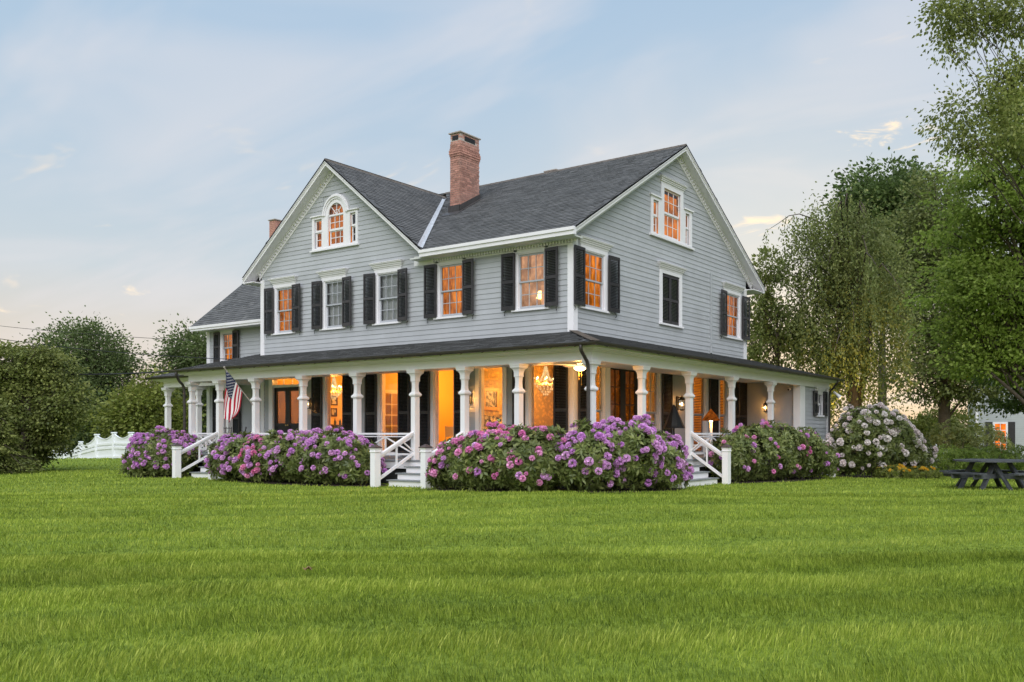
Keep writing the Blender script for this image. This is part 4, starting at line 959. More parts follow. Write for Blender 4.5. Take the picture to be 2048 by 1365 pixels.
# ---- enclosed end of the side porch
E1 = FR((0, WD, 0), (1, 0, 0))
ew = wall_sheet(E1, 'porch_end_wall', 0, 2.12, .3, 3.35, [], 'siding', house); clapboards(E1, ew, DZ, 3.3, lambda z: .02, lambda z: 2.10, [], joined=True)
X1 = FR((2.20, 0, 0), (0, 1, 0)); hw = (11.12, 12.42, 2.02, 3.02)
xw = wall_sheet(X1, 'annex_wall', WD + .1, 12.62, -.4, 3.35, [(11.48, 12.02, 2.15, 2.95)], 'siding', house); clapboards(X1, xw, -.1, 3.2, lambda z: WD + .3, lambda z: 12.50, [(11.46, 12.08, 2.08, 3.05)])
mb = MB(); X1.box(mb, WD - .14, WD + .29, -.22, .05, .1, BB + .02); mb.build('box_post', 'porch_white', house)
mb = MB(); X1.box(mb, 12.48, 12.64, -.1, .04, -.3, 3.3); mb.build('corner_board', 'white', house)
mb = MB(); mb.box(-3, 2.06, 12.52, 12.62, -.3, 3.4); mb.build('annex_end_wall', 'siding', house)
mb = MB(); X1.box(mb, 11.46, 11.55, 0, .035, 2.12, 3.0); X1.box(mb, 11.99, 12.08, 0, .035, 2.12, 3.0); X1.box(mb, 11.55, 11.99, 0, .034, 2.9, 3.0)
sw = mb.build('annex_window', 'white', house); sash(X1, sw, 11.55, 11.99, 2.5, 2.92, 2, 1, -.02, 'white', 'glass_dark'); sash(X1, sw, 11.55, 11.99, 2.14, 2.52, 2, 1, -.05, 'white', 'glass_dark')
s = MB(); X1.box(s, 11.40, 12.14, 0, .08, 2.06, 2.12); s.build('sill', 'white', sw); s = MB(); moulding(X1, s, 11.42, 12.12, 3.0, [(.05, .05, .02), (.05, .09, .05), (.04, .12, .08)]); s.build('cornice', 'white', sw)
shutter(X1, 11.48, .06, 2.1, .38, .92, math.pi + .03); shutter(X1, 12.06, .06, 2.1, .36, .92, -.03)
mb = MB(); mb.box(.5, 1.9, 11.0, 12.3, 1.5, 3.2); mb.build('annex_dark_room', 'dark_room', house)

# ---- rooms behind the tall windows
RD = 5.0
mb = MB(); mb.box(WL + .12, -.15, .15, RD, DZ - .02, DZ); mb.box(-4, -.15, RD, 9.9, DZ - .02, DZ); mb.build('room_floor', 'room_floor', house)
mb = MB(); mb.box(WL + .12, -.15, .15, 9.9, 3.75, 3.8); mb.build('room_ceiling', 'cream_trim', house)
mb = MB(); mb.box(WL + .12, -4.06, RD, RD + .08, DZ, 3.75); mb.box(-8.31, -8.25, .145, RD, DZ, 3.75); mb.box(WL + .1, WL + .16, .16, RD, DZ, 3.75); mb.box(-4.14, -4.075, .145, RD, DZ, 3.75); mb.build('room_walls', 'cream_wall', house)
mb = MB(); mb.box(-4.07, -4.0, .145, RD, DZ, 3.75); mb.box(-4.06, -.15, RD, RD + .08, DZ, 3.75); mb.box(-4.0, -.145, .145, .15, 3.5, 3.75); mb.build('parlour_walls', 'wallpaper', house)
mb = MB(); mb.box(-4.06, -4.0, RD + .08, 9.9, DZ, 3.75); mb.box(-4.0, -.15, 9.8, 9.9, DZ, 3.75); mb.build('back_room_walls', 'cream_wall', house)
mb = MB(); mb.box(-13.65, -8.32, RD - .02, RD - .002, DZ, DZ + .18); mb.box(-13.668, -13.65, .2, RD, DZ, DZ + .18); mb.box(-3.999, -3.98, .2, RD, DZ, DZ + .2); mb.build('baseboard', 'cream_trim', house)
# venetian blinds in the back-room windows
for k in ('S3', 'S4'):
    a, b = SD[k]; mb = MB(); zz = DZ + .12
    while zz < CT - .06:
        mb.add([FS.p(a + .04, -.11, zz), FS.p(b - .04, -.11, zz), FS.p(b - .04, -.15, zz + .03), FS.p(a + .04, -.15, zz + .03)], [(0, 1, 2, 3)]); zz += .055
    mb.build('blind', 'dark_wood', house, kind='stuff')
mb = MB()
for u0, u1 in ((3.46, 3.66), (3.92, 4.12)): pleats(FS, mb, u0, u1, DZ + .1, CT - .06, -.2, .03, .1)
mb.build('parlour_curtain', 'gold_curtain', house) if 'gold_curtain' in MAT else mb.build('parlour_curtain', 'cream_trim', house)

# ================================================================== THINGS ON AND IN THE HOUSE
def lamp(name, loc, power, col=(1.0, .58, .22), radius=.06, parent=None):
    d = bpy.data.lights.new(name, 'POINT'); d.energy = power; d.color = col; d.shadow_soft_size = radius
    o = bpy.data.objects.new(name, d); COL.objects.link(o); o.location = loc
    if parent: o.parent = parent
    return o
WARM = (1.0, .44, .09)
# chandeliers
def chandelier(loc, R, label, power):
    t = thing('chandelier', label, 'chandelier', loc)
    mb = MB(); mb.tube([(0, 0, .75 + R), (0, 0, .2)], .012, 6); mb.lathe([(.01, .12), (.05, .16), (.03, .22), (.012, .3)], n=10)
    for i in range(8):
        a = 2 * math.pi * i / 8; c, s = math.cos(a), math.sin(a)
        mb.tube([(0, 0, .05), (c * R * .5, s * R * .5, -.06), (c * R, s * R, .04), (c * R, s * R, .12)], .009, 5)
    mb.build('arms', 'brass', t)
    for i in range(8):
        a = 2 * math.pi * i / 8; b = MB(); b.lathe([(.004, 0), (.016, .015), (.018, .03), (.010, .055), (.002, .075)], (math.cos(a) * R, math.sin(a) * R, .12), 8); b.build('bulb', 'bulb', t)
    k = MB()
    for j in range(5):
        rr = R * (.95 - .19 * j); z = .0 - j * R * .22
        m_ = int(16 - 2 * j)
        for i in range(m_):
            a = 2 * math.pi * (i + .5 * (j % 2)) / m_; p = (rr * math.cos(a), rr * math.sin(a), z - .02)
            k.lathe([(.001, -.04), (.017, -.012), (.012, .012), (.001, .03)], p, 4)
    for i in range(12):
        a = 2 * math.pi * i / 12; k.tube([(.03 * math.cos(a), .03 * math.sin(a), .30 + R * .6), (R * .28 * math.cos(a), R * .28 * math.sin(a), .22), (R * .62 * math.cos(a), R * .62 * math.sin(a), .06)], .010, 4)
    k.build('crystals', 'crystal', t)
    lamp('chandelier_light', (0, 0, .0), power, WARM, .2, t)
    return t
chandelier((-2.80, 2.15, 2.98), .36, 'large crystal chandelier in the wallpapered corner room', 230)
chandelier((-11.42, 1.10, 2.92), .28, 'crystal chandelier glowing in the room left of the middle steps', 210)
lamp('room_light', (-6.4, 2.4, 3.3), 170, WARM, .25); lamp('hall_light', (-11.6, 3.4, 3.2), 80, WARM, .25)
lamp('back_room_light', (-2.0, 7.6, 3.0), 60, WARM, .2)
# wall lanterns
def lantern(fr, u, z, label, lit=True, power=5, s=1.0):
    p = fr.p(u, 0.03, z); t = thing('wall_lantern', label, 'lantern', p, math.atan2(fr.u.y, fr.u.x), 'wall lanterns on the porch')
    mb = MB(); mb.box(-.05 * s, .05 * s, -.03, .0, -.16 * s, .2 * s); mb.bar((0, -.02, .17 * s), (0, -.14 * s, .17 * s), .025, .025); mb.build('back_plate', 'black', t)
    c = -.15 * s; mb = MB()
    mb.lathe([(.085 * s, .10 * s), (.09 * s, .115 * s), (.02 * s, .19 * s), (.008, .23 * s)], (0, c, 0), 4, math.pi / 4); mb.lathe([(.03 * s, -.17 * s), (.07 * s, -.15 * s), (.07 * s, -.135 * s)], (0, c, 0), 4, math.pi / 4)
    for i in range(4):
        a = math.pi / 4 + i * math.pi / 2; mb.bar((.068 * s * math.cos(a), c + .068 * s * math.sin(a), -.14 * s), (.082 * s * math.cos(a), c + .082 * s * math.sin(a), .11 * s), .010, .010)
    mb.build('lantern_frame', 'black', t)
    mb = MB(); mb.lathe([(.006, -.06), (.022, -.02), (.024, .02), (.006, .055)], (0, c, 0), 8); mb.build('bulb', 'bulb' if lit else 'bulb_soft', t)
    mb = MB(); mb.lathe([(.058 * s, -.13 * s), (.070 * s, .10 * s)], (0, c, 0), 4, math.pi / 4); mb.build('lantern_glass', 'glass', t)
    if power: lamp('lantern_light', (0, c, 0), power, WARM, .03, t)
    return t
lantern(FF, -11.08, 2.42, 'black wall lantern between the dark front door and the left tall window', False, 14)
lantern(FF, -3.74, 2.45, 'bright black wall lantern beside the painting window, over the middle steps', True, 60)
lantern(FS, 5.2, 2.38, 'black wall lantern on the gable side between two porch posts', True, 45, 1.25)
lantern(E1, .90, 2.38, 'black wall lantern on the end wall of the side porch', True, 45)
# ceiling fan
t = thing('ceiling_fan', 'white ceiling fan with glowing bowl light at the porch corner', 'fan', (1.02, -1.0, 3.08))
mb = MB(); mb.lathe([(.05, .22), (.06, .18), (.02, .17), (.02, .13), (.10, .12), (.11, .05), (.07, .03)], n=14); mb.build('motor', 'porch_white', t)
for i in range(5):
    a = 2 * math.pi * i / 5 + .35; mb = MB(); c, s = math.cos(a), math.sin(a)
    mb.prism([(c * .12 - s * .05, s * .12 + c * .05, .08), (c * .66 - s * .07, s * .66 + c * .07, .085), (c * .66 + s * .07, s * .66 - c * .07, .06), (c * .12 + s * .05, s * .12 - c * .05, .065)], (0, 0, .008)); mb.build('blade', 'porch_white', t)
mb = MB(); mb.lathe([(.02, -.075), (.09, -.06), (.145, -.02), (.155, .02), (.10, .035)], n=18); mb.build('light_bowl', 'fan_glass', t, smooth=True)
mb = MB()
for x, z in ((.05, -.42), (-.03, -.28)): mb.tube([(x, .0, -.05), (x, 0, z)], .004, 4); mb.lathe([(.003, .04), (.012, 0), (.003, -.03)], (x, 0, z), 6)
mb.build('pull_chain', 'brass', t)
lamp('fan_light', (0, 0, -.14), 45, WARM, .1, t)
# pictures and furniture seen through the windows
def picture(x, y0, y1, z0, z1, label, mat_in='picture', fw_=.05):
    t = thing('framed_picture', label, 'picture', (x, (y0 + y1) / 2, z0))
    w = (y1 - y0) / 2; h = z1 - z0; mb = MB()
    for a, b, c, d in ((-w, w, 0, fw_), (-w, w, h - fw_, h), (-w, -w + fw_, fw_, h - fw_), (w - fw_, w, fw_, h - fw_)): mb.box(0, .035, a, b, c, d)
    mb.build('frame', 'gold_frame' if fw_ > .06 else 'dark_wood', t)
    mb = MB(); mb.box(.004, .015, -w + fw_, w - fw_, fw_, h - fw_); mb.build('canvas', mat_in, t)
m, t_, o_ = mat_new('picture'); n = t_.nodes; l = t_.links; b = n.new('ShaderNodeBsdfPrincipled'); l.new(b.outputs[0], o_.inputs[0]); geo = n.new('ShaderNodeNewGeometry'); vo = n.new('ShaderNodeTexNoise'); vo.inputs['Scale'].default_value = 9; vo.inputs['Detail'].default_value = 5; l.new(geo.outputs['Position'], vo.inputs['Vector'])
rp = n.new('ShaderNodeValToRGB'); rp.color_ramp.elements[0].position = .42; rp.color_ramp.elements[0].color = (.05, .05, .05, 1); rp.color_ramp.elements[1].position = .55; rp.color_ramp.elements[1].color = (.55, .50, .42, 1); l.new(vo.outputs[0], rp.inputs[0]); l.new(rp.outputs[0], b.inputs['Base Color'])
picture(-3.998, .70, 1.37, 2.14, 2.81, 'gold-framed landscape painting over the shelf in the corner room', fw_=.10)
picture(-13.648, 2.56, 2.87, 2.50, 2.86, 'upper of two small dark-framed pictures beside the chandelier')
picture(-13.648, 2.56, 2.85, 2.08, 2.40, 'lower of two small dark-framed pictures beside the chandelier')
t = thing('shelf_unit', 'cream mantel shelf holding framed photos below the gold painting', 'shelf', (-3.98, 1.1, 0))
mb = MB(); mb.box(0, .22, -.5, .5, 1.74, 1.78); mb.box(0, .10, -.42, .42, 1.2, 1.74); mb.build('mantel', 'cream_trim', t)
mb = MB()
for i in range(7): y = -.42 + i * .14; h = random.uniform(.12, .24); mb.box(.05, .05 + random.uniform(.02, .1), y - .05, y + .045, 1.782, 1.782 + h)
mb.build('photo_frames', 'picture', t)
t = thing('sideboard', 'dark wood sideboard under the small pictures in the left room', 'sideboard', (-13.64, 2.8, DZ))
mb = MB(); mb.box(.02, .5, -.55, .55, .12, .98); mb.build('body', 'dark_wood', t); mb = MB(); mb.box(0, .54, -.6, .6, .98, 1.03); mb.build('top', 'dark_wood', t)
mb = MB()
for y in (-.5, .5):
    for x in (.06, .46): mb.box(x - .03, x + .03, y - .03, y + .03, 0, .12)
mb.build('feet', 'dark_wood', t)
for i, y in enumerate((-.22, .0, .14)):
    b = MB(); b.lathe([(.035, 0), (.04, .02), (.04, .12), (.014, .17), (.014, .23)], (-13.38, 2.8 + y, DZ + 1.032), 8); tag(b.build('bottle', 'olive_fabric'), ['left', 'middle', 'right'][i] + ' one of three dark bottles on the sideboard', 'bottle', 'bottles on the sideboard')
t = thing('armchair', 'dark olive armchair seen from behind in the middle window', 'armchair', (-7.92, .82, DZ), 2.4)
mb = MB(); mb.box(-.36, .36, -.36, .3, .12, .45); mb.build('seat', 'olive_fabric', t)
mb = MB(); mb.prism([(-.36, .3, .2), (.36, .3, .2), (.36, .36, .85), (.24, .37, 1.02), (-.05, .38, 1.08), (-.28, .37, 1.04), (-.36, .36, .9)], (0, .12, .02)); mb.build('backrest', 'olive_fabric', t)
for s in (-1, 1): mb = MB(); mb.box(s * .42 - .07, s * .42 + .07, -.34, .34, .12, .62); mb.build('armrest', 'olive_fabric', t)
t = thing('side_chair', 'pale yellow chair inside the open doorway above the steps', 'chair', (-5.62, .95, DZ), .5)
mb = MB(); mb.box(-.23, .23, -.23, .23, .42, .47); mb.build('seat', 'cream_trim', t)
for x in (-.2, .2):
    for y in (-.2, .2): mb = MB(); mb.box(x - .02, x + .02, y - .02, y + .02, 0, .42 if y < 0 else .95); mb.build('leg', 'cream_trim', t)
mb = MB(); mb.box(-.2, .2, .185, .215, .6, .92); mb.build('backrest', 'cream_trim', t)
# inner doors
def inner_door(x, y0, y1, z1, label, glazed, ang=0.0):
    t = thing('inner_door', label, 'door', (x, y0, DZ), ang); w = y1 - y0; h = z1 - DZ; mb = MB(); st = .09
    mb.box(0, .045, 0, st, 0, h); mb.box(0, .045, w - st, w, 0, h); mb.box(.001, .044, st, w - st, 0, .25); mb.box(.001, .044, st, w - st, h - .12, h)
    if glazed:
        mb.box(.005, .04, w / 2 - .015, w / 2 + .015, .25, h - .12)
        for i in range(1, 5): z = .25 + (h - .37) * i / 5; mb.box(.006, .039, st, w - st, z - .015, z + .015)
    else: mb.box(.012, .03, st, w - st, .25, h - .12)
    mb.build('leaf', 'cream_trim', t)
    if glazed: g_ = MB(); g_.add([(.02, st, .25), (.02, w - st, .25), (.02, w - st, h - .12), (.02, st, h - .12)], [(0, 1, 2, 3)]); g_.build('pane', 'glass', t)
    return t
inner_door(-8.24, .48, 1.28, 2.86, 'cream inner door with ten panes seen through the middle window', True)
inner_door(-5.6, 1.6, 2.5, 3.1, 'plain cream inner door standing open behind the steps doorway', False, .5)
# bedside lamp upstairs
t = thing('table_lamp', 'lit table lamp behind the pale curtains upstairs near the house corner', 'lamp', (-1.36, .30, 4.9))
mb = MB(); mb.lathe([(.09, 0), (.1, .02), (.03, .06), (.05, .15), (.03, .26), (.01, .3)], n=12); mb.build('base', 'brass', t); mb = MB(); mb.lathe([(.15, .30), (.09, .50)], n=16); mb.build('shade', 'bulb_soft', t)

# porch things
t = thing('pedestal_lamp', 'glowing copper shade lamp on a white post at the side porch steps', 'lamp', (1.42, 4.95, DZ))
mb = MB(); mb.tube([(0, 0, 0), (0, 0, 1.16)], .05, 8); mb.lathe([(.14, 0), (.14, .03), (.05, .06)], n=12); mb.build('post', 'porch_white', t)
mb = MB(); mb.lathe([(.30, 1.10), (.24, 1.18), (.13, 1.32), (.05, 1.42), (.015, 1.46)], n=14); mb.build('lamp_shade', 'lamp_shade_glow', t)
mb = MB(); mb.lathe([(.004, 1.02), (.05, 1.06), (.055, 1.12), (.02, 1.19)], n=10); mb.build('bulb', 'bulb', t)
lamp('pedestal_light', (.12, -.12, 1.0), 8, WARM, .05, t)
t = thing('patio_umbrella', 'closed dark patio umbrella standing against the gable side wall', 'umbrella', (1.28, 3.02, DZ))
mb = MB(); mb.tube([(0, 0, 0), (0, 0, 1.5)], .025, 8); mb.build('pole', 'black', t)
mb = MB(); mb.lathe([(.34, .86), (.30, .92), (.18, 1.2), (.06, 1.48), (.01, 1.54)], n=10); mb.build('canopy', 'black', t); mb = MB(); mb.lathe([(.24, 0), (.24, .06), (.05, .1)], n=14); mb.build('base', 'iron', t)
t = thing('porch_chair', 'slat-backed white chair beside the side porch steps', 'chair', (1.45, 4.15, DZ), -1.2, 'porch chairs')
for i in range(5): mb = MB(); mb.prism([(-.22 + i * .095, .22, .35), (-.15 + i * .095, .22, .35), (-.15 + i * .095, .34, .75 - .04 * abs(i - 2)), (-.22 + i * .095, .34, .75 - .04 * abs(i - 2))], (0, .02, 0)); mb.build('back_slat', 'porch_white', t)
mb = MB(); mb.box(-.25, .25, -.25, .25, .33, .37); mb.build('seat', 'porch_white', t)
for x in (-.23, .23):
    for y in (-.22, .22): mb = MB(); mb.box(x - .025, x + .025, y - .025, y + .025, 0, .33); mb.build('leg', 'porch_white', t)
def iron_chair(x, y, rz, label):
    t = thing('iron_chair', label, 'chair', (x, y, DZ), rz, 'iron chairs on the left porch')
    mb = MB(); mb.box(-.24, .24, -.24, .24, .42, .50); mb.build('cushion', 'cushion', t)
    mb = MB()
    for i in range(6): u = -.25 + i * .1; mb.tube([(u, .24, .45), (u, .30, .93)], .010, 5)
    for z in (.56, .72, .88): mb.tube([(-.25, .25 + (z - .45) * .12, z), (.25, .25 + (z - .45) * .12, z)], .010, 5)
    mb.build('lattice_back', 'iron', t)
    for a in (-.22, .22):
        for b in (-.22, .22): mb = MB(); mb.tube([(a, b, 0), (a, b, .43)], .014, 6); mb.build('leg', 'iron', t)
    return t
iron_chair(-14.45, -1.15, .4, 'black iron lattice-back chair nearest the left porch corner'); iron_chair(-13.62, -1.05, -.5, 'black iron lattice-back chair behind the flag')
# security camera, flood light
t = thing('security_camera', 'small white security camera high on the porch end wall', 'camera', (1.80, WD - .03, 3.03))
mb = MB(); mb.tube([(0, -.02, 0), (0, -.13, -.02)], .05, 12); mb.build('body', 'porch_white', t); mb = MB(); mb.tube([(0, -.125, -.02), (0, -.14, -.022)], .038, 12); mb.build('lens', 'black', t)
t = thing('flood_light', 'white flood light at the far corner of the house shining on the foliage', 'flood light', (2.45, 12.60, 2.95))
mb = MB(); mb.tube([(0, 0, .08), (.12, .06, -.02), (.22, .12, -.14)], [.03, .05, .085], 10); mb.build('housing', 'porch_white', t); mb = MB(); mb.tube([(.225, .122, -.145), (.235, .127, -.155)], .07, 10); mb.build('lens', 'bulb_soft', t)
sp = bpy.data.lights.new('flood_spot', 'SPOT'); sp.energy = 800; sp.color = (1, .62, .12); sp.spot_size = math.radians(110); sp.spot_blend = .6; sp.shadow_soft_size = .08
so = bpy.data.objects.new('flood_spot', sp); COL.objects.link(so); so.parent = t; so.location = (.26, .14, -.17); so.rotation_euler = Vector((.05, -.95, -.10)).to_track_quat('Z', 'Y').to_euler()

# ---- flag on a slanted pole
t = thing('flag', 'American flag hanging from a slanted pole on the porch post', 'flag', (0, 0, 0))
PB = Vector((-10.90, -2.15, 2.34)); PT = Vector((-11.0, -2.98, 3.43)); mb = MB(); mb.tube([PB, PT], .014, 8); mb.lathe([(.0, -.02), (.025, 0), (.028, .02), (.0, .05)], PT, 8); mb.build('pole', 'stone_cap', t)
mb = MB(); mb.bar(PB + Vector((0, .05, -.07)), PB + Vector((0, .0, .06)), .05, .05); mb.build('bracket', 'porch_white', t)
pd = (PB - PT).normalized()
def flagp(s, q):     # s along hoist (0 at the tip), q along the fly
    H = PT + pd * (.05 + .86 * s); fold = math.sin(s * 9.5 + q * 2.0) * .05 * q ** .6
    sq_ = 1 - .55 * q ** 1.3                                    # cloth gathers as it hangs
    base = PT + pd * (.05 + .86 * (s * sq_ + .06 * q)); p = H.lerp(base, min(1, q * 1.15))
    p = p + Vector((.25 * fold + .05 * q, fold, -1.32 * q - .05 * math.sin(s * 5) * q)); p += RT * (-.13 * q + .03 * math.sin(q * 6 + s * 4)) ; return p
nq = 16
for i in range(13):
    q0 = .42 if i < 7 else 0.0; mb = MB(); vs = []
    for j in range(nq + 1):
        q = q0 + (1 - q0) * j / nq
        for k in range(3): vs.append(flagp((i + k / 2) / 13, q))
    fs = [(j * 3 + k, j * 3 + k + 1, j * 3 + k + 4, j * 3 + k + 3) for j in range(nq) for k in range(2)]
    mb.add(vs, fs); mb.build('stripe', 'flag_red' if i % 2 == 0 else 'flag_white', t, smooth=True)
mb = MB(); vs = []
for j in range(9):
    for k in range(11): vs.append(flagp(7 / 13 * k / 10, .42 * j / 8))
mb.add(vs, [(j * 11 + k, j * 11 + k + 1, j * 11 + k + 12, j * 11 + k + 11) for j in range(8) for k in range(10)]); cn = mb.build('canton', 'flag_blue', t, smooth=True)
mb = MB()
for r in range(9):
    for c in range(6 if r % 2 == 0 else 5):
        s = 7 / 13 * (r + .8) / 9.6; q = .42 * (c + .6 + (.5 if r % 2 else 0)) / 6.2; p = flagp(s, q); ds = (flagp(s + .01, q) - p).normalized(); dq = (flagp(s, q + .01) - p).normalized(); nn = ds.cross(dq).normalized()
        if nn.dot(CAM - p) < 0: nn = -nn
        pts = [p + nn * .006 + (ds * math.cos(math.pi * k / 5) + dq * math.sin(math.pi * k / 5)) * (.021 if k % 2 == 0 else .009) for k in range(10)]; mb.add(pts, [tuple(range(10))])
mb.build('stars', 'flag_white', cn, kind='stuff')

# ================================================================== VEGETATION
def unit(n):
    v = rng.normal(size=(n, 3)); return v / np.linalg.norm(v, axis=1, keepdims=True)
def leaves(P, D, size, wid=.45, tint=None, jitter=.25, name='foliage', flat=None):
    """rhombus leaves at P pointing along D; size (n,) ; returns mesh"""
    n = len(P); size = np.asarray(size) * (1 + rng.uniform(-jitter, jitter, n)); D = D / (np.linalg.norm(D, axis=1, keepdims=True) + 1e-9)
    r = unit(n) if flat is None else flat + unit(n) * .6
    S = np.cross(D, r); S /= (np.linalg.norm(S, axis=1, keepdims=True) + 1e-9); Nn = np.cross(S, D)
    L_ = size[:, None]; W_ = L_ * wid * .5
    V = np.stack([P, P + D * L_ * .45 + S * W_ + Nn * L_ * .06, P + D * L_ - Nn * L_ * .05, P + D * L_ * .45 - S * W_ + Nn * L_ * .06], axis=1)
    if tint is None: tint = rng.beta(2, 2, n)
    return np_quads(name, V, tint)
def limb_path(a, b, sag=.12, k=5):
    a = Vector(a); b = Vector(b); d = b - a; pts = []
    off = Vector((random.uniform(-1, 1), random.uniform(-1, 1), random.uniform(.2, 1))) * d.length * sag
    for i in range(k + 1):
        t = i / k; pts.append(a + d * t + off * math.sin(math.pi * t) + Vector((random.uniform(-1, 1), random.uniform(-1, 1), random.uniform(-1, 1))) * d.length * .025 * (0 < i < k))
    return pts
def tree(name, label, mat, base, lobes, nclump, per, ls, trunk_r=.28, bark='bark', group=None, spread=1.0, clump=.55, flatz=.6, lean=None, hang=0.0, fdepth=.9, trunk_top=None, lean_k=.7, twig=3):
    x, y = base; z0 = gz(x, y) - .1; t = thing(name, label, 'tree', (x, y, z0), 0, group); B = Vector((x, y, z0))
    # lobe centres in the tree's own frame (right, forward, up)
    Ls = []
    for i, (r, f, z, rr, rz) in enumerate(lobes):
        c = RT * r + FW * (f if f else random.uniform(-.5, .5) * rr) + Vector((0, 0, z - z0)); Ls.append((c, rr, rr * fdepth, rz))
    top = max(c.z for c, *_ in Ls); low = min(c.z - rz for c, _, _, rz in Ls)
    mb = MB(); tt = trunk_top or top * .8; cx = sum((c for c, *_ in Ls), Vector()) / len(Ls)
    tp = [Vector((0, 0, 0)), Vector((random.uniform(-.1, .1), random.uniform(-.1, .1), tt * .3)), Vector((cx.x * .5 * lean_k, cx.y * .5 * lean_k, tt * .65)), Vector((cx.x * lean_k, cx.y * lean_k, tt))]
    mb.tube(tp, [trunk_r * 1.25, trunk_r, trunk_r * .6, trunk_r * .2], 9); mb.build('trunk', bark, t, smooth=True)
    lm = MB(); vol = np.array([rr * rr * rz for _, rr, _, rz in Ls]); pr = vol ** .8 / (vol ** .8).sum()
    roots = []
    for c, rr, rf, rz in Ls:
        h = min(max(c.z * .55, tt * .2), tt * .92); f = h / tt; s = Vector((cx.x * lean_k * f, cx.y * lean_k * f, h)); lp = limb_path(s, c); lm.tube(lp, list(np.linspace(trunk_r * .30, trunk_r * .08, len(lp))), 6); roots.append(lp)
    PP = []; DD = []; TT = []
    idx = rng.choice(len(Ls), nclump, p=pr)
    for q in range(nclump):
        c, rr, rf, rz = Ls[idx[q]]; u = unit(1)[0]; rad = rng.uniform(.25, 1.0) ** .55
        p = np.array(c) + (np.array(RT) * u[0] * rr + np.array(FW) * u[1] * rf + np.array((0, 0, 1)) * u[2] * rz) * rad
        m_ = max(6, int(per * rng.uniform(.5, 1.4))); cr_ = clump * rng.uniform(.6, 1.3) * spread
        g_ = rng.normal(size=(m_, 3)) * np.array((cr_, cr_, cr_ * flatz)) * .5
        PP.append(p + g_); o_ = u * .6 + np.array((0, 0, -hang)) ; DD.append(g_ / (cr_ + 1e-6) * .8 + o_ + unit(m_) * .7)
        TT.append(np.clip(rng.beta(2.2, 2.2, m_) * .75 + .25 * rng.uniform() + .12 * u[2], 0, 1))  # upward-facing clumps get a lighter tint, top light put into the leaf colour
        if q % twig == 0:
            lp = roots[idx[q]]; s = lp[random.randint(2, len(lp) - 1)]; w = limb_path(s, Vector(p), .1, 3); lm.tube(w, list(np.linspace(trunk_r * .11, .012, len(w))), 4)
    lm.build('limbs', bark, t, smooth=True)
    P = np.concatenate(PP); D = np.concatenate(DD); T = np.concatenate(TT)
    obj('crown', leaves(P, D, np.full(len(P), ls), .6, T, .35), mat, t, kind='stuff')
    return t
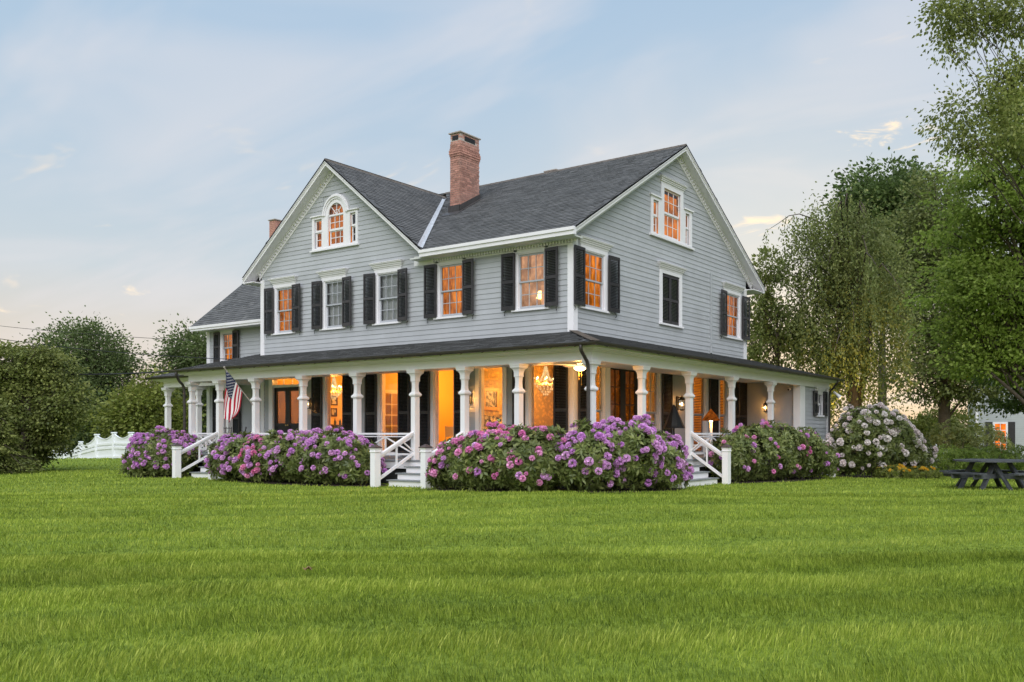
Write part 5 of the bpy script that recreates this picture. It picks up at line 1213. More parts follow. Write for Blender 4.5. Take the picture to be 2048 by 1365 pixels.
TREES = [
    ('pear_tree', 'tall dense round-crowned tree behind the white fence', 'leaf_pear', (-53.58, 12.05), [(0.18, 0, 6.85, 2.56, 2.49), (-1.95, 0, 4.9, 2.35, 2.84), (2.03, 0, 4.72, 2.06, 3.38), (0.0, 0, 2.76, 3.73, 2.67), (0.18, 0, 8.52, 1.0, 0.92), (-3.02, 0, 2.76, 2.13, 2.67)], 900, 62, 0.19),
    ('pear_tree', 'dense green tree rising behind the left wing of the house', 'leaf_pear', (-49.18, 16.94), [(-0.18, 0, 7.4, 1.91, 1.91), (-1.21, 0, 5.56, 1.76, 2.28), (1.1, 0, 5.75, 1.84, 2.94), (0.0, 0, 3.18, 2.94, 2.94), (-2.02, 0, 2.81, 1.47, 2.57)], 520, 60, 0.20),
    ('bushy_tree', 'yellow-green bushy tree between the fence and the porch', 'leaf_olive', (-46.98, 12.44), [(0.51, 0, 2.7, 1.76, 2.09), (-0.78, 0, 2.19, 1.52, 2.03), (1.69, 0, 2.02, 1.35, 2.19), (0.51, 0, 4.39, 1.01, 1.35)], 260, 60, 0.22),
    ('maple_tree', 'dark round-topped maple rising behind the weeping tree', 'leaf_dark', (-4.16, 38.65), [(0.0, 0, 18.35, 2.41, 1.72), (-1.72, 0, 17.67, 1.44, 1.17), (1.72, 0, 17.84, 1.55, 1.51), (0.0, 0, 16.12, 3.26, 2.06), (0.17, 0, 12.0, 3.78, 3.09)], 420, 60, 0.3),
    ('beech_tree', 'tall brownish green tree between the weeping tree and the bright maple', 'leaf_brown', (3.11, 26.68), [(-0.26, 0, 13.62, 1.82, 1.82), (-1.3, 0, 11.54, 1.95, 2.09), (0.52, 0, 11.02, 2.35, 2.35), (-1.04, 0, 8.41, 2.35, 2.09), (1.04, 0, 7.37, 2.61, 2.09), (0.0, 0, 5.8, 2.61, 1.56), (-0.9, 0, 4.3, 2.2, 1.2), (1.5, 0, 4.0, 2.2, 1.2)], 760, 55, 0.18),
    ('maple_tree', 'bright green maple with layered branches at the right edge', 'leaf_maple', (9.99, 11.01), [(-1.36, 0, 7.32, 1.36, 0.96), (-0.4, 0, 8.44, 1.28, 1.28), (-1.04, 0, 5.88, 1.76, 0.88), (-1.36, 0, 4.44, 1.52, 0.8), (-0.24, 0, 3.8, 1.44, 0.72), (-2.08, 0, 6.6, 1.12, 0.56), (-2.4, 0, 4.84, 0.88, 0.45), (-0.72, 0, 10.04, 1.2, 0.96), (-1.84, 0, 8.6, 0.96, 0.64), (-1.84, 0, 3.64, 0.8, 0.38), (-2.72, 0, 7.8, 0.8, 0.5), (-2.8, 0, 5.72, 0.8, 0.45), (-0.56, 0, 11.3, 1.1, 0.9), (-2.0, 0, 9.7, 0.88, 0.65), (-2.6, 0.5, 8.8, 0.6, 0.4), (-0.6, 0, 6.6, 1.6, 0.6), (1.3, 0, 7.0, 1.5, 1.0), (1.4, 0, 4.8, 1.4, 0.8), (1.0, 0, 9.2, 1.2, 0.9)], 700, 90, 0.13),
    ('birch_tree', 'slender open-crowned tree just behind the house corner', 'leaf_birch', (-2.62, 18.7), [(-0.71, 0, 9.08, 0.9, 1.0), (-1.18, 0, 7.78, 0.76, 1.18), (-0.12, 0, 6.83, 1.14, 1.23), (0.95, 0, 6.24, 1.0, 0.9), (-0.47, 0, 5.41, 1.3, 1.07), (1.54, 0, 5.41, 0.85, 0.66), (-1.3, 0, 5.88, 0.71, 1.42)], 190, 46, 0.17),
    ('garden_tree', 'yellow-green garden tree beyond the picket fence', 'leaf_olive', (0.81, 34.61), [(0.0, 0, 2.13, 1.39, 0.92), (-0.92, 0, 1.36, 1.23, 1.08), (1.23, 0, 1.51, 1.23, 1.08), (0.15, 0, 0.89, 1.85, 0.92)], 150, 60, 0.2),
]
for nm, lab, mt, b_, lb, n_, per_, ls_ in TREES:
    tree(nm, lab, mt, b_, lb, n_, per_, ls_, trunk_r=.30 if nm != 'birch_tree' else .12, clump={'maple_tree': .80, 'birch_tree': .5}.get(nm, .7) * (1.5 if mt == 'leaf_pear' or ls_ > .2 else 1), flatz=.30 if mt == 'leaf_maple' else .7, hang=.25, lean_k=.15 if mt == 'leaf_maple' else .7)
# tree whose branches overhang the upper right corner
tree('birch_tree', 'tall tree with drooping branches reaching in at the top right corner', 'leaf_birch', (11.75, 6.25), [(-3.35, 0, 12.35, .72, .50), (-2.61, 0, 12.6, .91, .46), (-1.69, 0, 12.3, .65, .7), (-3.4, 0, 11.4, .45, .45), (-2.9, 0, 10.0, .8, .5), (-2.0, 0, 10.3, .78, .7), (-3.3, 0, 9.3, .42, .33), (-2.28, 0, 8.97, .9, .6), (-1.5, 0, 9.4, .9, .8), (-1.5, 0, 11.0, .5, .5), (.4, 0, 11.6, 1.1, .8), (1.0, 0, 9.8, 1.1, .8)], 320, 60, .105, trunk_r=.085, bark='bark', clump=.46, flatz=.9, hang=.6, lean_k=.0, twig=6)
# weeping tree: strands hanging from arching limbs
def weeping(base, label):
    x, y = base; z0 = gz(x, y) - .1; t = thing('weeping_tree', label, 'tree', (x, y, z0)); mb = MB()
    mb.tube([(0, 0, 0), (.15, .1, 3), (-.1, .2, 6), (0, .1, 9.2)], [.34, .27, .2, .08], 9); mb.tube([(.1, .1, 2.2), (.5, .5, 4.5), (.9, .6, 8)], [.2, .16, .06], 8); mb.build('trunk', 'bark', t, smooth=True)
    lm = MB(); P = []; D = []; T = []
    def strand(p, ln, dens):
        k = int(ln / .055 * dens); s = np.linspace(0, ln, k); wob = rng.uniform(-.14, .14, 2); q = np.stack([p[0] + wob[0] * s / max(ln, .1) + rng.normal(0, .055, k), p[1] + wob[1] * s / max(ln, .1) + rng.normal(0, .055, k), p[2] - s], axis=1)
        P.append(q); d = unit(k) * .75; d[:, 2] -= .9; D.append(d); T.append(np.clip(rng.beta(2, 2, k) * .8 + rng.uniform(-.1, .25), 0, 1))
    arcs = []
    for i in range(40):
        a = rng.uniform(0, 2 * math.pi); R_ = rng.uniform(.6, 3.2) if i > 14 else rng.uniform(2.4, 3.6); h0 = rng.uniform(5, 9.5); hp = rng.uniform(5.5, 13.0) * (1 - .05 * R_)
        c, s = math.cos(a), math.sin(a); s0 = Vector((0, .1, h0 * .8)); pk = Vector((c * R_ * .6, s * R_ * .6, hp)); en = Vector((c * R_, s * R_, hp - rng.uniform(.5, 1.8)))
        pts = [s0, s0.lerp(pk, .5) + Vector((0, 0, .4)), pk, pk.lerp(en, .5) + Vector((0, 0, .1)), en]; lm.tube(pts, [.07, .05, .035, .022, .01], 5); arcs.append((pts, hp))
        for j in range(12):
            tt = rng.uniform(.25, 1) * 4; k = min(3, int(tt)); p = pts[k].lerp(pts[k + 1], tt - k); p = p + Vector((rng.normal(0, .25), rng.normal(0, .25), 0)); strand(p, min(rng.uniform(.8, 3.4), p.z - 1.6), 1.0)
    for r, z, rr, rz, nc in ((-.23, 10.6, 1.9, 1.6, 80), (-1.5, 9.6, 1.6, 1.6, 70), (.9, 9.4, 2.2, 2.2, 95), (-.2, 6.6, 2.4, 2.4, 110), (.5, 4.2, 2.5, 1.6, 65), (-1.0, 4.6, 1.6, 1.5, 35), (1.3, 6.5, 2.0, 2.2, 60)):
        for q in range(nc):
            u = unit(1)[0]; p = np.array(RT * r) + np.array((0, 0, z)) + (np.array(RT) * u[0] * rr + np.array(FW) * u[1] * rr + np.array((0, 0, 1)) * u[2] * rz) * rng.uniform(.3, 1) ** .5; k = int(rng.uniform(25, 65)); wv_ = rng.uniform(.12, .3); g_ = rng.normal(size=(k, 3)) * np.array((wv_, wv_, rng.uniform(.3, .7)))
            P.append(p + g_); d = unit(k) * .8; d[:, 2] -= .6; D.append(d); T.append(np.clip(rng.beta(2, 2, k) * .7 + rng.uniform(-.05, .35), 0, 1))
    # one long arching branch to the left
    for zz, rr in ((10.6, 3.7), (8.6, 3.3)):
        e = RT * -rr; pts = [e * t_ + Vector((rng.normal(0, .05), rng.normal(0, .05), zz - 1.0 + 2.1 * math.sin(min(1, t_ * 1.02) * 2.45))) for t_ in np.linspace(0, 1, 9)]; lm.tube(pts, list(np.linspace(.05, .008, 9)), 5); pts = pts[2::2]
        for j in range(20): tt = rng.uniform(.9, 3); k = min(2, int(tt)); strand(pts[k].lerp(pts[k + 1], tt - k) + Vector((rng.normal(0, .15), rng.normal(0, .15), 0)), rng.uniform(.4, 1.6), .55)
    lm.build('limbs', 'bark', t, smooth=True); P = np.concatenate(P); D = np.concatenate(D)
    obj('crown', leaves(P, D, np.full(len(P), .15), .5, np.concatenate(T), .3), 'leaf_weep', t, kind='stuff')
weeping((.95, 18.5), 'large weeping tree with trailing strands right of the house')
# hemlocks: tiers of drooping sprays
def hemlock(base, H, R_, label, mat='leaf_hemlock', n=150, seed=0, low=.15, per=1.0):
    x, y = base; z0 = gz(x, y) - .1; t = thing('hemlock_tree', label, 'tree', (x, y, z0), 0, 'hemlock trees'); mb = MB(); mb.tube([(0, 0, 0), (.05, 0, H * .5), (0, .05, H)], [.2, .12, .015], 8); mb.build('trunk', 'bark', t, smooth=True)
    lm = MB(); P = []; D = []; T = []
    for i in range(n):
        f = low + (1 - low) * (i + rng.uniform()) / n; a = i * 2.399 + rng.uniform(-.5, .5); L_ = R_ * (1 - f) ** .75 * rng.uniform(.6, 1.15) + .12; c, s = math.cos(a), math.sin(a); z = f * H
        e = Vector((c * L_, s * L_, z - L_ * rng.uniform(.05, .4))); m_ = Vector((c * L_ * .5, s * L_ * .5, z + L_ * .05)); lm.tube([(0, 0, z), m_, e], [.025, .016, .006], 4)
        k = int((60 + 150 * L_) * per); tt = rng.uniform(.12, 1.0, k); q = np.outer((1 - tt) ** 2, (0, 0, z)) + np.outer(2 * tt * (1 - tt), m_) + np.outer(tt ** 2, e)
        sw = rng.normal(0, 1, k) * (.10 + .16 * L_ * (1.1 - tt)); q = q + np.outer(sw, (-s, c, 0)); q[:, 2] -= np.abs(sw) * .25 + rng.uniform(0, .12, k)
        P.append(q); d = np.outer(np.sign(sw) * .7, (-s, c, 0)) + np.array((c, s, -.55)) * .7 + unit(k) * .45; D.append(d); T.append(np.clip(rng.beta(2, 2, k) * .7 + .3 * tt * rng.uniform(.4, 1.1) , 0, 1))
    lm.build('limbs', 'bark', t, smooth=True); P = np.concatenate(P); obj('crown', leaves(P, np.concatenate(D), np.full(len(P), .115), .42, np.concatenate(T), .3), mat, t, kind='stuff')
hemlock((-27.4, -4.1), 6.0, 1.9, 'tallest shaggy hemlock at the left edge of the lawn', n=120)
tree('hemlock_tree', 'spreading olive-green hemlock in front of the round-crowned tree', 'leaf_hemlock', (-24.6, -2.75), [(-.75, 0, 4.2, 1.05, .75), (.5, 0, 3.9, 1.0, .85), (1.35, .3, 2.75, .85, .8), (0, 0, 2.5, 1.4, 1.0), (-.8, 0, .9, 1.35, .9), (.35, 0, 1.2, .9, .7), (-1.3, 0, 2.6, 1.2, 1.0), (.55, 0, 4.6, .4, .4), (.9, .3, 2.0, .9, .6)], 520, 66, .115, trunk_r=.16, clump=.48, flatz=.45, hang=.5, group='hemlock trees')
hemlock((-25.9, -2.35), 5.0, 1.5, 'pointed hemlock rising through the middle of the left clump', n=100, low=.3)
hemlock((-23.4, -4.3), 2.9, 1.5, 'low spreading hemlock at the left edge of the lawn', n=80, low=.04)
# dark boughs in front of the neighbour's house
tree('hemlock_tree', 'dark hemlock boughs hanging before the neighbouring house', 'leaf_dark', (10.1, 16.2), [(-1.7, .3, 4.6, 1.3, .5), (-2.3, 0, 3.6, 1.2, .45), (-.9, .2, 3.3, 1.2, .5), (-1.4, .4, 2.6, 1.3, .32), (-.4, 0, 4.3, 1.2, .6), (-2.9, .2, 4.6, .9, .4), (-.7, 0, 5.6, 1.1, .6)], 230, 66, .12, trunk_r=.14, clump=.5, flatz=.3, hang=.35, group='hemlock trees')
# far wood closing the horizon
P = []; T = []
for (ax, ay), (bx, by), h, w in (((-150, 10), (-60, 70), 9, 6), ((-60, 70), (10, 95), 5.0, 6), ((5, 62), (45, 62), 3.0, 5), ((40, 85), (90, 50), 12, 8)):
    n_ = 9000; s = rng.uniform(0, 1, n_); hh = h * (.6 + .4 * np.sin(s * 40) * np.sin(s * 17 + 2)); P.append(np.stack([ax + (bx - ax) * s + rng.normal(0, w * .3, n_), ay + (by - ay) * s + rng.normal(0, w * .3, n_), -1 + hh * rng.uniform(0, 1, n_) ** .8], axis=1))
P = np.concatenate(P); o = obj('far_woods', leaves(P, unit(len(P)), np.full(len(P), .9), .8), 'leaf_dark', kind='stuff'); tag(o, 'dark belt of distant trees along the horizon', 'trees')

# ---- rhododendrons
def truss_mesh(seed):
    r_ = random.Random(seed); vs = []; fs = []; tn = []
    dirs = [(0, 0, 1)] + [(math.sin(1.0) * math.cos(2 * math.pi * i / 6), math.sin(1.0) * math.sin(2 * math.pi * i / 6), math.cos(1.0)) for i in range(6)] + [(math.sin(1.65) * math.cos(2 * math.pi * (i + .5) / 7), math.sin(1.65) * math.sin(2 * math.pi * (i + .5) / 7), math.cos(1.65)) for i in range(7)]
    for d in dirs:
        d = (Vector(d) + Vector((r_.uniform(-.22, .22), r_.uniform(-.22, .22), r_.uniform(-.15, .15)))).normalized(); a = d.orthogonal().normalized(); b = d.cross(a); c0 = d * .022; k = len(vs); vs.append(c0); ph = r_.uniform(0, 6)
        for i in range(10):
            t_ = 2 * math.pi * i / 10 + ph; rr = .034 if i % 2 == 0 else .022; vs.append(d * (.062 + r_.uniform(-.006, .008)) + (a * math.cos(t_) + b * math.sin(t_)) * rr)
        for i in range(10): fs.append((k, k + 1 + i, k + 1 + (i + 1) % 10)); tn.append(r_.uniform(.62, 1.15))
    me = bpy.data.meshes.new('flower_cluster'); me.from_pydata([tuple(v) for v in vs], [], fs); at_ = me.attributes.new('tint', 'FLOAT', 'FACE'); at_.data.foreach_set('value', tn); return me
TR = {}
def shell(lobes, n, zmin, up=0.0, inner=.0):
    out_p = []; out_n = []; w = np.array([l[3] * l[4] + l[3] * l[5] for l in lobes]); w = w / w.sum(); tries = 0
    while len(out_p) < n and tries < n * 30:
        tries += 1; x, y, z, rx, ry, rz = lobes[rng.choice(len(lobes), p=w)]; u = unit(1)[0]
        if rng.uniform() < up * (.5 - .5 * u[2]): continue
        k = 1 - inner * rng.uniform() ** 1.5; wob = 1 + .13 * math.sin(5 * u[0] + 3 * x) * math.sin(4.3 * u[1] + 2 * y + 2.2 * u[2]) + .09 * math.sin(9 * u[0] + 8 * u[2] + x) ; p = np.array((x + u[0] * rx * k * wob, y + u[1] * ry * k * wob, z + u[2] * rz * k * wob))
        if p[2] < zmin: continue
        if any(((p[0] - a) / (b * .93)) ** 2 + ((p[1] - c) / (d * .93)) ** 2 + ((p[2] - e) / (f * .93)) ** 2 < (1 - inner) ** 2 * .9 + .0 for a, c, e, b, d, f in lobes if not (a == x and c == y and e == z)) and inner < .3: continue
        out_p.append(p); nn = u / np.array((rx, ry, rz)); out_n.append(nn / np.linalg.norm(nn))
    return np.array(out_p), np.array(out_n)
def rhodo(label, lobes, flower, nflower, nwhorl=2000, up=.8, fs=1.0, mixf=None, group='rhododendrons around the porch', leaf='leaf_rhodo', lsz=.145, zlow=.12, fz=None, gap=.05):
    cx = sum(l[0] for l in lobes) / len(lobes); cy = sum(l[1] for l in lobes) / len(lobes); g0 = gz(cx, cy); t = thing('rhododendron', label, 'shrub', (cx, cy, g0), 0, group)
    sub = np.array((cx, cy, g0)); P, Nn = shell(lobes, nwhorl, g0 + zlow, .15, .28)
    k = 7; n = len(P); PP = np.repeat(P, k, 0); NN = np.repeat(Nn, k, 0); ph = np.tile(np.arange(k) * 2 * math.pi / k, n) + np.repeat(rng.uniform(0, 6, n), k)
    r_ = unit(n); A = np.cross(Nn, r_); A /= np.linalg.norm(A, axis=1, keepdims=True); Bq = np.cross(Nn, A); A = np.repeat(A, k, 0); Bq = np.repeat(Bq, k, 0)
    D = A * np.cos(ph)[:, None] + Bq * np.sin(ph)[:, None] + NN * rng.uniform(-.05, .75, (n * k, 1)); D[:, 2] += .12
    tint = np.clip(rng.beta(2, 2.4, n * k) * .75 + np.repeat(rng.uniform(-.05, .3, n), k), 0, 1)
    obj('foliage', leaves(PP - sub + D * .015, D, np.full(n * k, lsz), .36, tint, .3, flat=NN), leaf, t, kind='stuff')
    # stems
    mb = MB()
    for i in range(46):
        x, y, z, rx, ry, rz = random.choice(lobes); a = random.uniform(0, 6.28); s = Vector((x + random.uniform(-.3, .3) * rx, y + random.uniform(-.3, .3) * ry, gz(x, y) - .03)) - Vector(sub); e = Vector((x + math.cos(a) * rx * .85, y + math.sin(a) * ry * .85, z + random.uniform(-.3, .6) * rz)) - Vector(sub)
        mb.tube(limb_path(s, e, .15, 4), [.018, .015, .012, .009, .005], 4)
    mb.build('stems', 'bark_gray', t, kind='stuff')
    P, Nn = shell(lobes, int(nflower * 1.7), g0 + (fz or .25), up, gap)
    kp = (np.sin(P[:, 0] * 4.1 + P[:, 2] * 3.3 + cx) * np.sin(P[:, 1] * 4.7 - P[:, 2] * 2.9) + .5 * np.sin(P[:, 0] * 9 + P[:, 1] * 8 + P[:, 2] * 7)) if nflower else np.zeros(0)
    if nflower: o_s = np.argsort(-(kp + rng.normal(0, .45, len(kp))))[:nflower]; P, Nn = P[o_s], Nn[o_s]
    for p, nn in zip(P, Nn):
        f = flower if not mixf or random.random() > mixf[1] else mixf[0]
        key = (f, random.randint(0, 4))
        if key not in TR: TR[key] = truss_mesh(key[1])
        o = obj('flower_cluster', TR[key], f, t); o.location = p - sub + nn * .05; dv_ = Vector(nn) + Vector((0, 0, .5)); o.rotation_euler = dv_.to_track_quat('Z', 'Y').to_euler(); s_ = fs * random.choice((.65, .8, .92, 1.05, 1.18, 1.3)); o.scale = (s_, s_, s_ * random.uniform(.8, 1.05))
    return t
rhodo('lilac rhododendron at the far left corner of the porch', [(-14.5, -3.05, .66, .85, .8, .78), (-13.95, -2.95, .70, .7, .65, .74), (-15.0, -3.25, .42, .55, .6, .48)], 'flower_purple', 300, 1800, .75)
rhodo('sparser lilac rhododendron just right of the left steps', [(-9.95, -3.25, .62, .75, .65, .70), (-9.2, -3.25, .66, .8, .7, .68)], 'flower_purple', 240, 1150, .5)
rhodo('pinkest rhododendron in the middle of the front hedge', [(-8.1, -3.3, .66, .85, .7, .68)], 'flower_magenta', 200, 800, .55, mixf=('flower_purple', .35))
rhodo('long lilac rhododendron left of the middle steps', [(-6.75, -3.2, .72, .95, .8, .74), (-5.5, -3.1, .72, 1.0, .75, .72), (-4.65, -3.05, .5, .5, .55, .58)], 'flower_purple', 300, 1800, .75)
rhodo('wide pink-flowered rhododendron right of the middle steps', [(-.35, -3.35, .66, .95, .75, .68), (.75, -3.5, .76, 1.1, .9, .76), (1.75, -3.45, .80, .85, .8, .74), (-1.0, -3.3, .45, .5, .5, .48)], 'flower_pink', 300, 2300, .82, mixf=('flower_purple', .15))
rhodo('purple rhododendron wrapped around the porch corner', [(2.85, -2.9, .84, .75, .75, .76), (3.3, -2.15, .92, .8, .8, .78), (3.45, -1.35, .72, .7, .75, .70), (3.5, -.85, .42, .5, .5, .42)], 'flower_purple', 300, 1700, .72, fs=1.12)
rhodo('mostly green rhododendron along the side porch with scattered blooms', [(3.0, 3.35, .72, .6, .65, .72), (3.1, 4.5, .80, .75, .9, .86), (3.25, 5.8, .84, .85, 1.0, .88), (3.35, 7.2, .76, .85, 1.0, .80), (3.5, 8.3, .5, .75, .8, .6)], 'flower_purple', 110, 2800, .2, mixf=('flower_pink', .4), gap=.02)
rhodo('tall white rhododendron at the far right corner of the house', [(4.1, 11.2, 1.15, 1.1, 1.1, 1.15), (4.9, 11.8, 1.05, 1.05, 1.05, 1.08), (4.4, 11.4, 1.55, .9, .9, .80), (3.5, 10.9, .75, .6, .7, .8), (5.5, 12.2, .7, .75, .8, .75)], 'flower_white', 300, 2400, .5, fs=1.5)
# loose garden shrubs on the right
def bush(label, lobes, leaf, n=900, lsz=.1, flower=None, nf=0, group='garden shrubs on the right', fs=.6):
    o = rhodo(label, lobes, flower, nf, n, .5, fs, None, group, leaf, lsz, .02); o.name = 'garden_shrub'
bush('low green peony bush right of the white rhododendron', [(6.3, 14.3, .35, .8, .8, .6), (6.9, 15.2, .35, .8, .8, .55)], 'leaf_maple', 900)
bush('green border shrub with red roses behind the picnic table', [(7.4, 17.0, .35, 1.1, .9, .55), (8.6, 17.8, .3, 1.2, .9, .6), (9.9, 18.4, .3, 1.2, .9, .6)], 'leaf_maple', 1500, .11, 'flower_red', 10, fs=1.3)
bush('reddish dark shrub beside the picket fence', [(4.6, 21.6, .9, 1.2, 1.0, 1.1), (6.0, 22.6, .8, 1.3, 1.0, 1.0)], 'leaf_brown', 1200, .12)
t = bush('yellow-flowered ground plants at the foot of the white rhododendron', [(5.3, 10.9, .02, .7, .5, .28), (6.1, 11.5, .0, .7, .5, .25)], 'leaf_olive', 500, .09, 'flower_yellow', 60, fs=.7)

# ---- lawn blades
BEDS = ((-14.4, -3.0, 1.35, .95), (-7.2, -3.05, 3.55, .90), (.45, -3.2, 2.05, 1.15), (3.15, -1.9, .95, 1.7), (3.2, 5.8, 1.0, 3.4), (4.5, 11.4, 1.8, 1.4))
def blades(d0, d1, n, h0, h1, w0, w1, spread=.78):
    dep = np.sqrt(rng.uniform(d0 ** 2, d1 ** 2, n)) if d1 < 14 else rng.uniform(d0, d1, n); lat = rng.uniform(-1.15, .85, n) * dep
    x = CAM.x + FW.x * dep + RT.x * lat; y = CAM.y + FW.y * dep + RT.y * lat
    keep = ~((x > -19.2) & (x < 2.4) & (y > -2.3)) ; keep &= ~((x > -3) & (x < 2.4) & (y > -2.3) & (y < 13))
    for bx_, by_, ra_, rb_ in BEDS: keep &= ((x - bx_) / (ra_ * .97)) ** 2 + ((y - by_) / (rb_ * .97)) ** 2 > 1
    x = x[keep]; y = y[keep]; dep = dep[keep]; n = len(x); z = gz_np(x, y)
    sx, sy = -.16, .987          # mowing runs across the lawn, parallel strips
    ax = RT.x * math.cos(.17) + FW.x * math.sin(.17); ay = RT.y * math.cos(.17) + FW.y * math.sin(.17); px_, py_ = -ay, ax
    s = x * px_ + y * py_; w = x * ax + y * ay
    ph = (s + .22 * np.sin(w * .55 + s * .4) + .10 * np.sin(w * 1.9 + s) + .05 * np.sin(w * 4.7 - s * 2)) / 1.12
    fr = ph - np.floor(ph); strip = np.floor(ph); ridge = np.exp(-((fr - .5) / .20) ** 2)
    lum = np.sin(w * 1.3 + s * .6) * np.sin(s * 2.1 - w * .37) * .5 + .5
    h = (h0 * .8 + (h1 - h0) * ridge * .9 + .35 * (h1 - h0) * lum) * rng.uniform(.35, 1.2, n); h = h * np.where(rng.uniform(0, 1, n) < .02, rng.uniform(1.3, 1.8, n), 1.0); wd = (w0 + (w1 - w0) * (dep - d0) / (d1 - d0)) * rng.uniform(.6, 1.5, n)
    sgn = np.where(strip % 2 == 0, 1.0, -1.0); side = np.where(fr < .5, -1.0, 1.0)
    a = rng.uniform(0, 2 * math.pi, n); lean = rng.uniform(.1, .75, n)
    lx = np.cos(a) * lean + (ax * sgn * .18 + px_ * side * .22 * (1 - ridge)); ly = np.sin(a) * lean + (ay * sgn * .18 + py_ * side * .22 * (1 - ridge))
    b = rng.uniform(0, math.pi, n); ex, ey = np.cos(b) * wd / 2, np.sin(b) * wd / 2
    V = np.empty((n, 4, 3)); V[:, 0] = np.stack([x - ex, y - ey, z - .005], 1); V[:, 1] = np.stack([x + ex, y + ey, z - .005], 1)
    V[:, 2] = np.stack([x + lx * h * .8 + ex * .25, y + ly * h * .8 + ey * .25, z + h * .97], 1); V[:, 3] = np.stack([x + lx * h * .45 - ex * .9, y + ly * h * .45 - ey * .9, z + h * .6], 1)
    patch = np.sin(x * .9 + 1.3 * np.sin(y * .7)) * np.sin(y * 1.1 + .8 * np.sin(x * .5)); patch3 = np.sin(x * 7.3 + 3 * np.sin(y * 5.1)) * np.sin(y * 6.7 + 2.5 * np.sin(x * 4.3)); patch2 = np.sin(x * 2.7 + 2 * np.sin(y * 1.9)) * np.sin(y * 3.1 + 1.7 * np.sin(x * 1.3 + 1)); tint = np.clip(rng.beta(1.3, 1.6, n) * .78 + .08 + .17 * (ridge - .5) + .06 * sgn + .07 * patch + .06 * (lum - .5) + .08 * patch2 + .05 * patch3, 0, 1)  # ridge and strip terms put mowing sheen and trough shade into the blade tint
    return V, tint
Vs = [blades(3.6, 9.5, 300000, .038, .082, .0040, .006), blades(9.0, 19, 250000, .036, .072, .0065, .010), blades(18, 34, 130000, .05, .08, .012, .022), blades(33, 62, 50000, .05, .085, .03, .06)]
o = obj('grass', np_quads('grass', np.concatenate([v for v, _ in Vs]), np.concatenate([t_ for _, t_ in Vs])), 'grass', kind='stuff'); tag(o, 'short green lawn grass in mown strips', 'grass')
mb = MB()
for (x, y, rx, ry) in BEDS:
    mb.add([(x + rx * math.cos(2 * math.pi * i / 24) * (1 + .06 * math.sin(i * 2.3)), y + ry * math.sin(2 * math.pi * i / 24) * (1 + .06 * math.sin(i * 3.1)), gz(x + rx * math.cos(2 * math.pi * i / 24), y + ry * math.sin(2 * math.pi * i / 24)) + .014) for i in range(24)], [tuple(range(24))])
mb.build('planting_bed', 'mulch_shade', kind='structure')  # bed reaches past the shrubs so its dark edge doubles as painted contact shade

# ================================================================== GARDEN THINGS
# white vinyl fence with scooped panels, and a picket gate
posts = [(-49.13, 7.7), (-46.27, 7.64), (-43.76, 7.37), (-41.22, 7.12), (-38.7, 6.86), (-36.23, 6.56), (-33.7, 6.2), (-31.2, 5.8)]
fence = thing('garden_fence', 'white scooped-top vinyl fence left of the house', 'fence', (-41.2, 7.1, 0)); fo = Vector((-41.2, 7.1, 0))
for i, (x, y) in enumerate(posts[1:]):
    z = gz(x, y); h = 1.50 if i > 1 else (1.22 if i == 1 else .95); mb = MB(); mb.sq([(.085, -.1), (.085, h - .08), (.115, h - .07), (.12, h - .03), (.10, h)], Vector((x, y, z)) - fo); mb.build('post', 'vinyl', fence)
for (x0, y0), (x1, y1), i in zip(posts[1:], posts[2:], range(9)):
    a = Vector((x0, y0, gz(x0, y0))) - fo; b = Vector((x1, y1, gz(x1, y1))) - fo; ha = 1.42 if i > 1 else (1.14 if i == 1 else .88); hb = 1.42 if i > 0 else 1.14
    nrm = (b - a).cross(Vector((0, 0, 1))).normalized(); lo = []; hi = []
    for k in range(13):
        t_ = k / 12; p = a.lerp(b, t_); lo.append(p + Vector((0, 0, .03))); hi.append(p + Vector((0, 0, (ha + (hb - ha) * t_) - .27 * math.sin(math.pi * t_) ** .9)))
    nb = 14
    for k in range(nb):
        t0, t1 = (k + .04) / nb, (k + .96) / nb; q = []
        for t_ in (t0, t1): p = a.lerp(b, t_); q.append((p + Vector((0, 0, .08)), p + Vector((0, 0, (ha + (hb - ha) * t_) - .27 * max(0, math.sin(math.pi * t_)) ** .9 - .02))))
        mb = MB(); mb.prism([q[0][0], q[1][0], q[1][1], q[0][1]], nrm * -.02); mb.build('board', 'vinyl', fence)
    for z in (.10, .62, .86):
        mb = MB(); mb.bar(a + Vector((0, 0, z * ha / 1.42)) + nrm * .02, b + Vector((0, 0, z * hb / 1.42)) + nrm * .02, .05, .12); mb.build('rail', 'vinyl', fence)
    mb = MB()
    for k in range(12): mb.bar(hi[k], hi[k + 1], .07, .045)
    mb.build('scooped_rail', 'vinyl', fence)
gate = thing('picket_gate', 'low white picket gate at the lower end of the vinyl fence', 'gate', (-47.7, 7.67, gz(-47.7, 7.67)))
a = Vector((-1.5, 0, 0)); b = Vector((1.35, 0, .02))
for z in (.12, .62): mb = MB(); mb.bar(a + Vector((0, 0, z)), b + Vector((0, 0, z + .1)), .05, .14); mb.build('rail', 'vinyl', gate)
for k in range(15):
    p = a.lerp(b, (k + .5) / 15); h = .92 + .12 * k / 15; mb = MB(); mb.prism([p + Vector((-.045, 0, .05)), p + Vector((.045, 0, .05)), p + Vector((.045, 0, h - .06)), p + Vector((0, 0, h)), p + Vector((-.045, 0, h - .06))], (0, -.02, 0)); mb.build('picket', 'vinyl', gate)
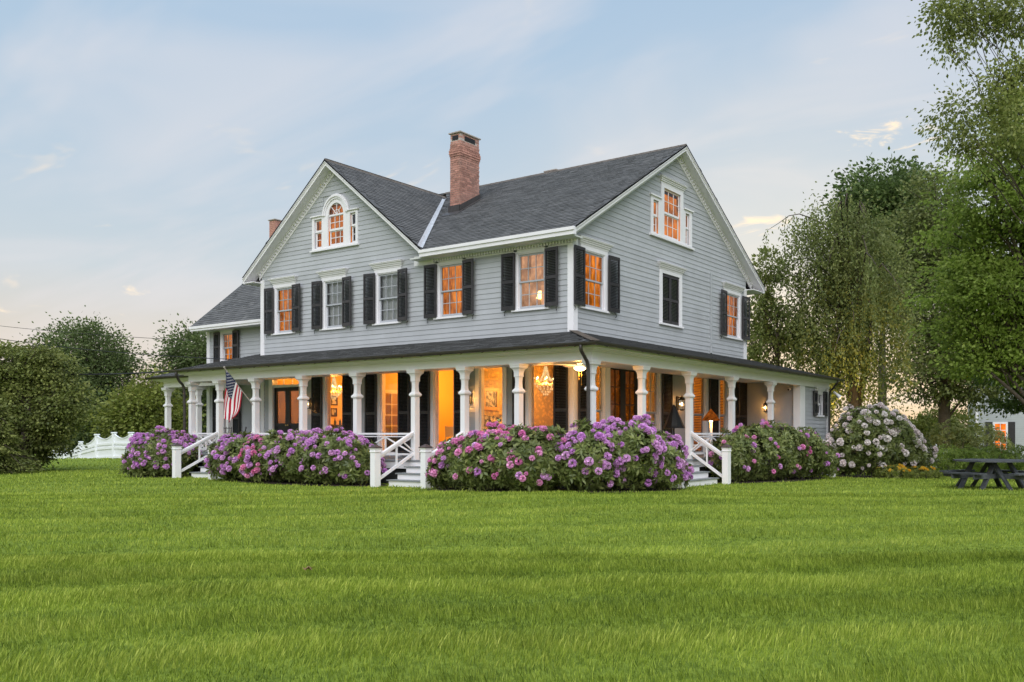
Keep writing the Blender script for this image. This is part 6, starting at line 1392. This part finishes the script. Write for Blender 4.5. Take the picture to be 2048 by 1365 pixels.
# picket fence on the right
pf = thing('picket_fence', 'white picket fence glimpsed beyond the white rhododendron', 'fence', (3.2, 24.4, gz(3.2, 24.4)))
d = Vector((.85, .5, 0)).normalized()
for k in range(-24, 9):
    p = d * (k * .105); up_ = .92 + .16 * math.cos((k) / 9 * math.pi / 2) ** 2; mb = MB(); mb.prism([p - d * .03, p + d * .03, p + d * .03 + Vector((0, 0, up_ - .04)), p + Vector((0, 0, up_)), p - d * .03 + Vector((0, 0, up_ - .04))], d.cross(Vector((0, 0, 1))) * .02); mb.build('picket', 'vinyl', pf)
for z in (.25, .78): mb = MB(); mb.bar(d * -2.6 + Vector((0, 0, z)), d * .95 + Vector((0, 0, z)), .05, .09); mb.build('rail', 'vinyl', pf)
for k in (0, -2.4): mb = MB(); mb.sq([(.07, 0), (.07, 1.08), (.10, 1.09), (.10, 1.13), (.03, 1.2)], d * k + Vector((0, -.03, 0))); mb.build('post', 'vinyl', pf)
# octagonal picnic table
PX, PY = 9.85, 4.55; t = thing('picnic_table', 'dark gray octagonal picnic table on the lawn at the right edge', 'picnic table', (PX, PY, gz(PX, PY)), .35)
for k in range(9):
    y0 = -.90 + k * .2; y1 = y0 + .192
    def half(y): return min(.90, 1.27 - abs(y))
    mb = MB(); mb.prism([(-half(y0), y0, .70), (half(y0), y0, .70), (half(y1), y1, .70), (-half(y1), y1, .70)], (0, 0, .04)); mb.build('tabletop_board', 'table_gray', t)
for k in range(4):
    a = k * math.pi / 2 + math.pi / 4; c, s = math.cos(a), math.sin(a); ra = Vector((c, s, 0)); ta = Vector((-s, c, 0))
    for o_ in (.97, 1.12): 
        mb = MB(); mb.prism([ra * (o_ - .07) - ta * .55 + Vector((0, 0, .40)), ra * (o_ + .07) - ta * .55 + Vector((0, 0, .40)), ra * (o_ + .07) + ta * .55 + Vector((0, 0, .40)), ra * (o_ - .07) + ta * .55 + Vector((0, 0, .40))], (0, 0, .04)); mb.build('seat_board', 'table_gray', t)
    for u in (-.32, .32):
        mb = MB(); mb.bar(ra * .30 + ta * u + Vector((0, 0, .70)), ra * .82 + ta * u + Vector((0, 0, 0)), .04, .14, ta); mb.build('leg', 'table_gray', t)
        mb = MB(); mb.bar(ra * .1 + ta * (u + .045) + Vector((0, 0, .345)), ra * 1.18 + ta * (u + .045) + Vector((0, 0, .345)), .04, .11); mb.build('seat_beam', 'table_gray', t)
# neighbour's house
nb = thing('neighbour_house', 'gray neighbouring house with one glowing window behind the trees', 'house', (2.28, 37.78, gz(2.3, 37.8) - .3)); NF = FR((0, 0, 0), tuple(RT * .97 + FW * -.24))
mb = MB(); NF.box(mb, 0, 9, -8, 0, 0, 5.2); mb.prism([NF.p(0, 0, 5.2), NF.p(9, 0, 5.2), NF.p(4.5, 0, 8.6)], NF.n * -8); mb.build('wall', 'neighbour_siding', nb)
mb = MB()
for k in range(36): z = .1 + k * .14; NF.box(mb, .12, 8.9, 0, .02, z, z + .128)
mb.build('clapboards', 'neighbour_siding', nb, kind='stuff')
mb = MB(); NF.box(mb, -.02, .14, -.1, .03, 0, 5.2); mb.build('corner_board', 'white', nb)
for u0 in (1.02, 5.6):
    mb = MB(); NF.box(mb, u0, u0 + .12, 0, .05, 1.0, 2.75); NF.box(mb, u0 + .78, u0 + .9, 0, .05, 1.0, 2.75); NF.box(mb, u0 + .12, u0 + .78, 0, .049, 2.63, 2.75); NF.box(mb, u0 - .05, u0 + .95, 0, .08, .94, 1.0); w = mb.build('window', 'white', nb)
    mb = MB(); mb.add([NF.p(u0 + .12, .022, 1.0), NF.p(u0 + .78, .022, 1.0), NF.p(u0 + .78, .022, 2.63), NF.p(u0 + .12, .022, 2.63)], [(0, 1, 2, 3)]); mb.build('pane', 'lit_neighbour', w) if u0 < 2 else mb.build('pane', 'dark_room', w)
    mb = MB(); NF.box(mb, u0 + .43, u0 + .47, .025, .04, 1.0, 2.63)
    for z in (1.4, 1.82, 2.22): NF.box(mb, u0 + .12, u0 + .78, .025, .041, z - .02, z + .02)
    mb.build('muntins', 'white', w)
    for s_ in (u0 - .45, u0 + .92): mb = MB(); NF.box(mb, s_, s_ + .42, .022, .06, 1.0, 2.75); mb.build('shutter', 'shutter', nb)
mb = MB()
for s_ in (0, 9):
    q = [NF.p(s_ + (.0 if s_ else -.4) + (.4 if s_ else 0), .4, 5.0), NF.p(4.5, .4, 8.75), NF.p(4.5, .4, 8.6), NF.p(s_ + (.3 if s_ else -.3), .4, 4.85)]; mb.prism(q, NF.n * -8.8)
mb.build('roof', 'shingle_base', nb)
# power lines from the left to the eave
def wire(label, a, b, sag, r):
    a = Vector(a); b = Vector(b); pts = [a.lerp(b, i / 24) - Vector((0, 0, sag * 4 * (i / 24) * (1 - i / 24))) for i in range(25)]; mb = MB(); mb.tube(pts, r, 5); tag(mb.build('power_line', 'wire'), label, 'cable', 'cables strung to the house')
wire('thin upper cable crossing the sky on the left', (-52, -1.2, 9.0), (-18.7, .3, 5.0), .35, .010)
wire('middle cable running down to the porch roof', (-55, .2, 9.0), (-16.0, .3, 4.15), .55, .016)
wire('thick lowest cable ending at the porch gutter', (-50, 1.6, 6.2), (-14.75, -2.5, 3.50), .55, .028)
# fallen leaf on the lawn
mb = MB(); lp = Vector((6.9, -12.6, gz(6.9, -12.6) + .05)); pts = []
for k in range(12): r = .06 if k % 2 == 0 else .028; pts.append(lp + Vector((r * math.cos(k * math.pi / 6), r * math.sin(k * math.pi / 6), .02 * (k % 3))))
mb.add(pts, [tuple(range(12))]); tag(mb.build('fallen_leaf', 'dirty_leaf'), 'single dry brown leaf lying on the near lawn', 'leaf')
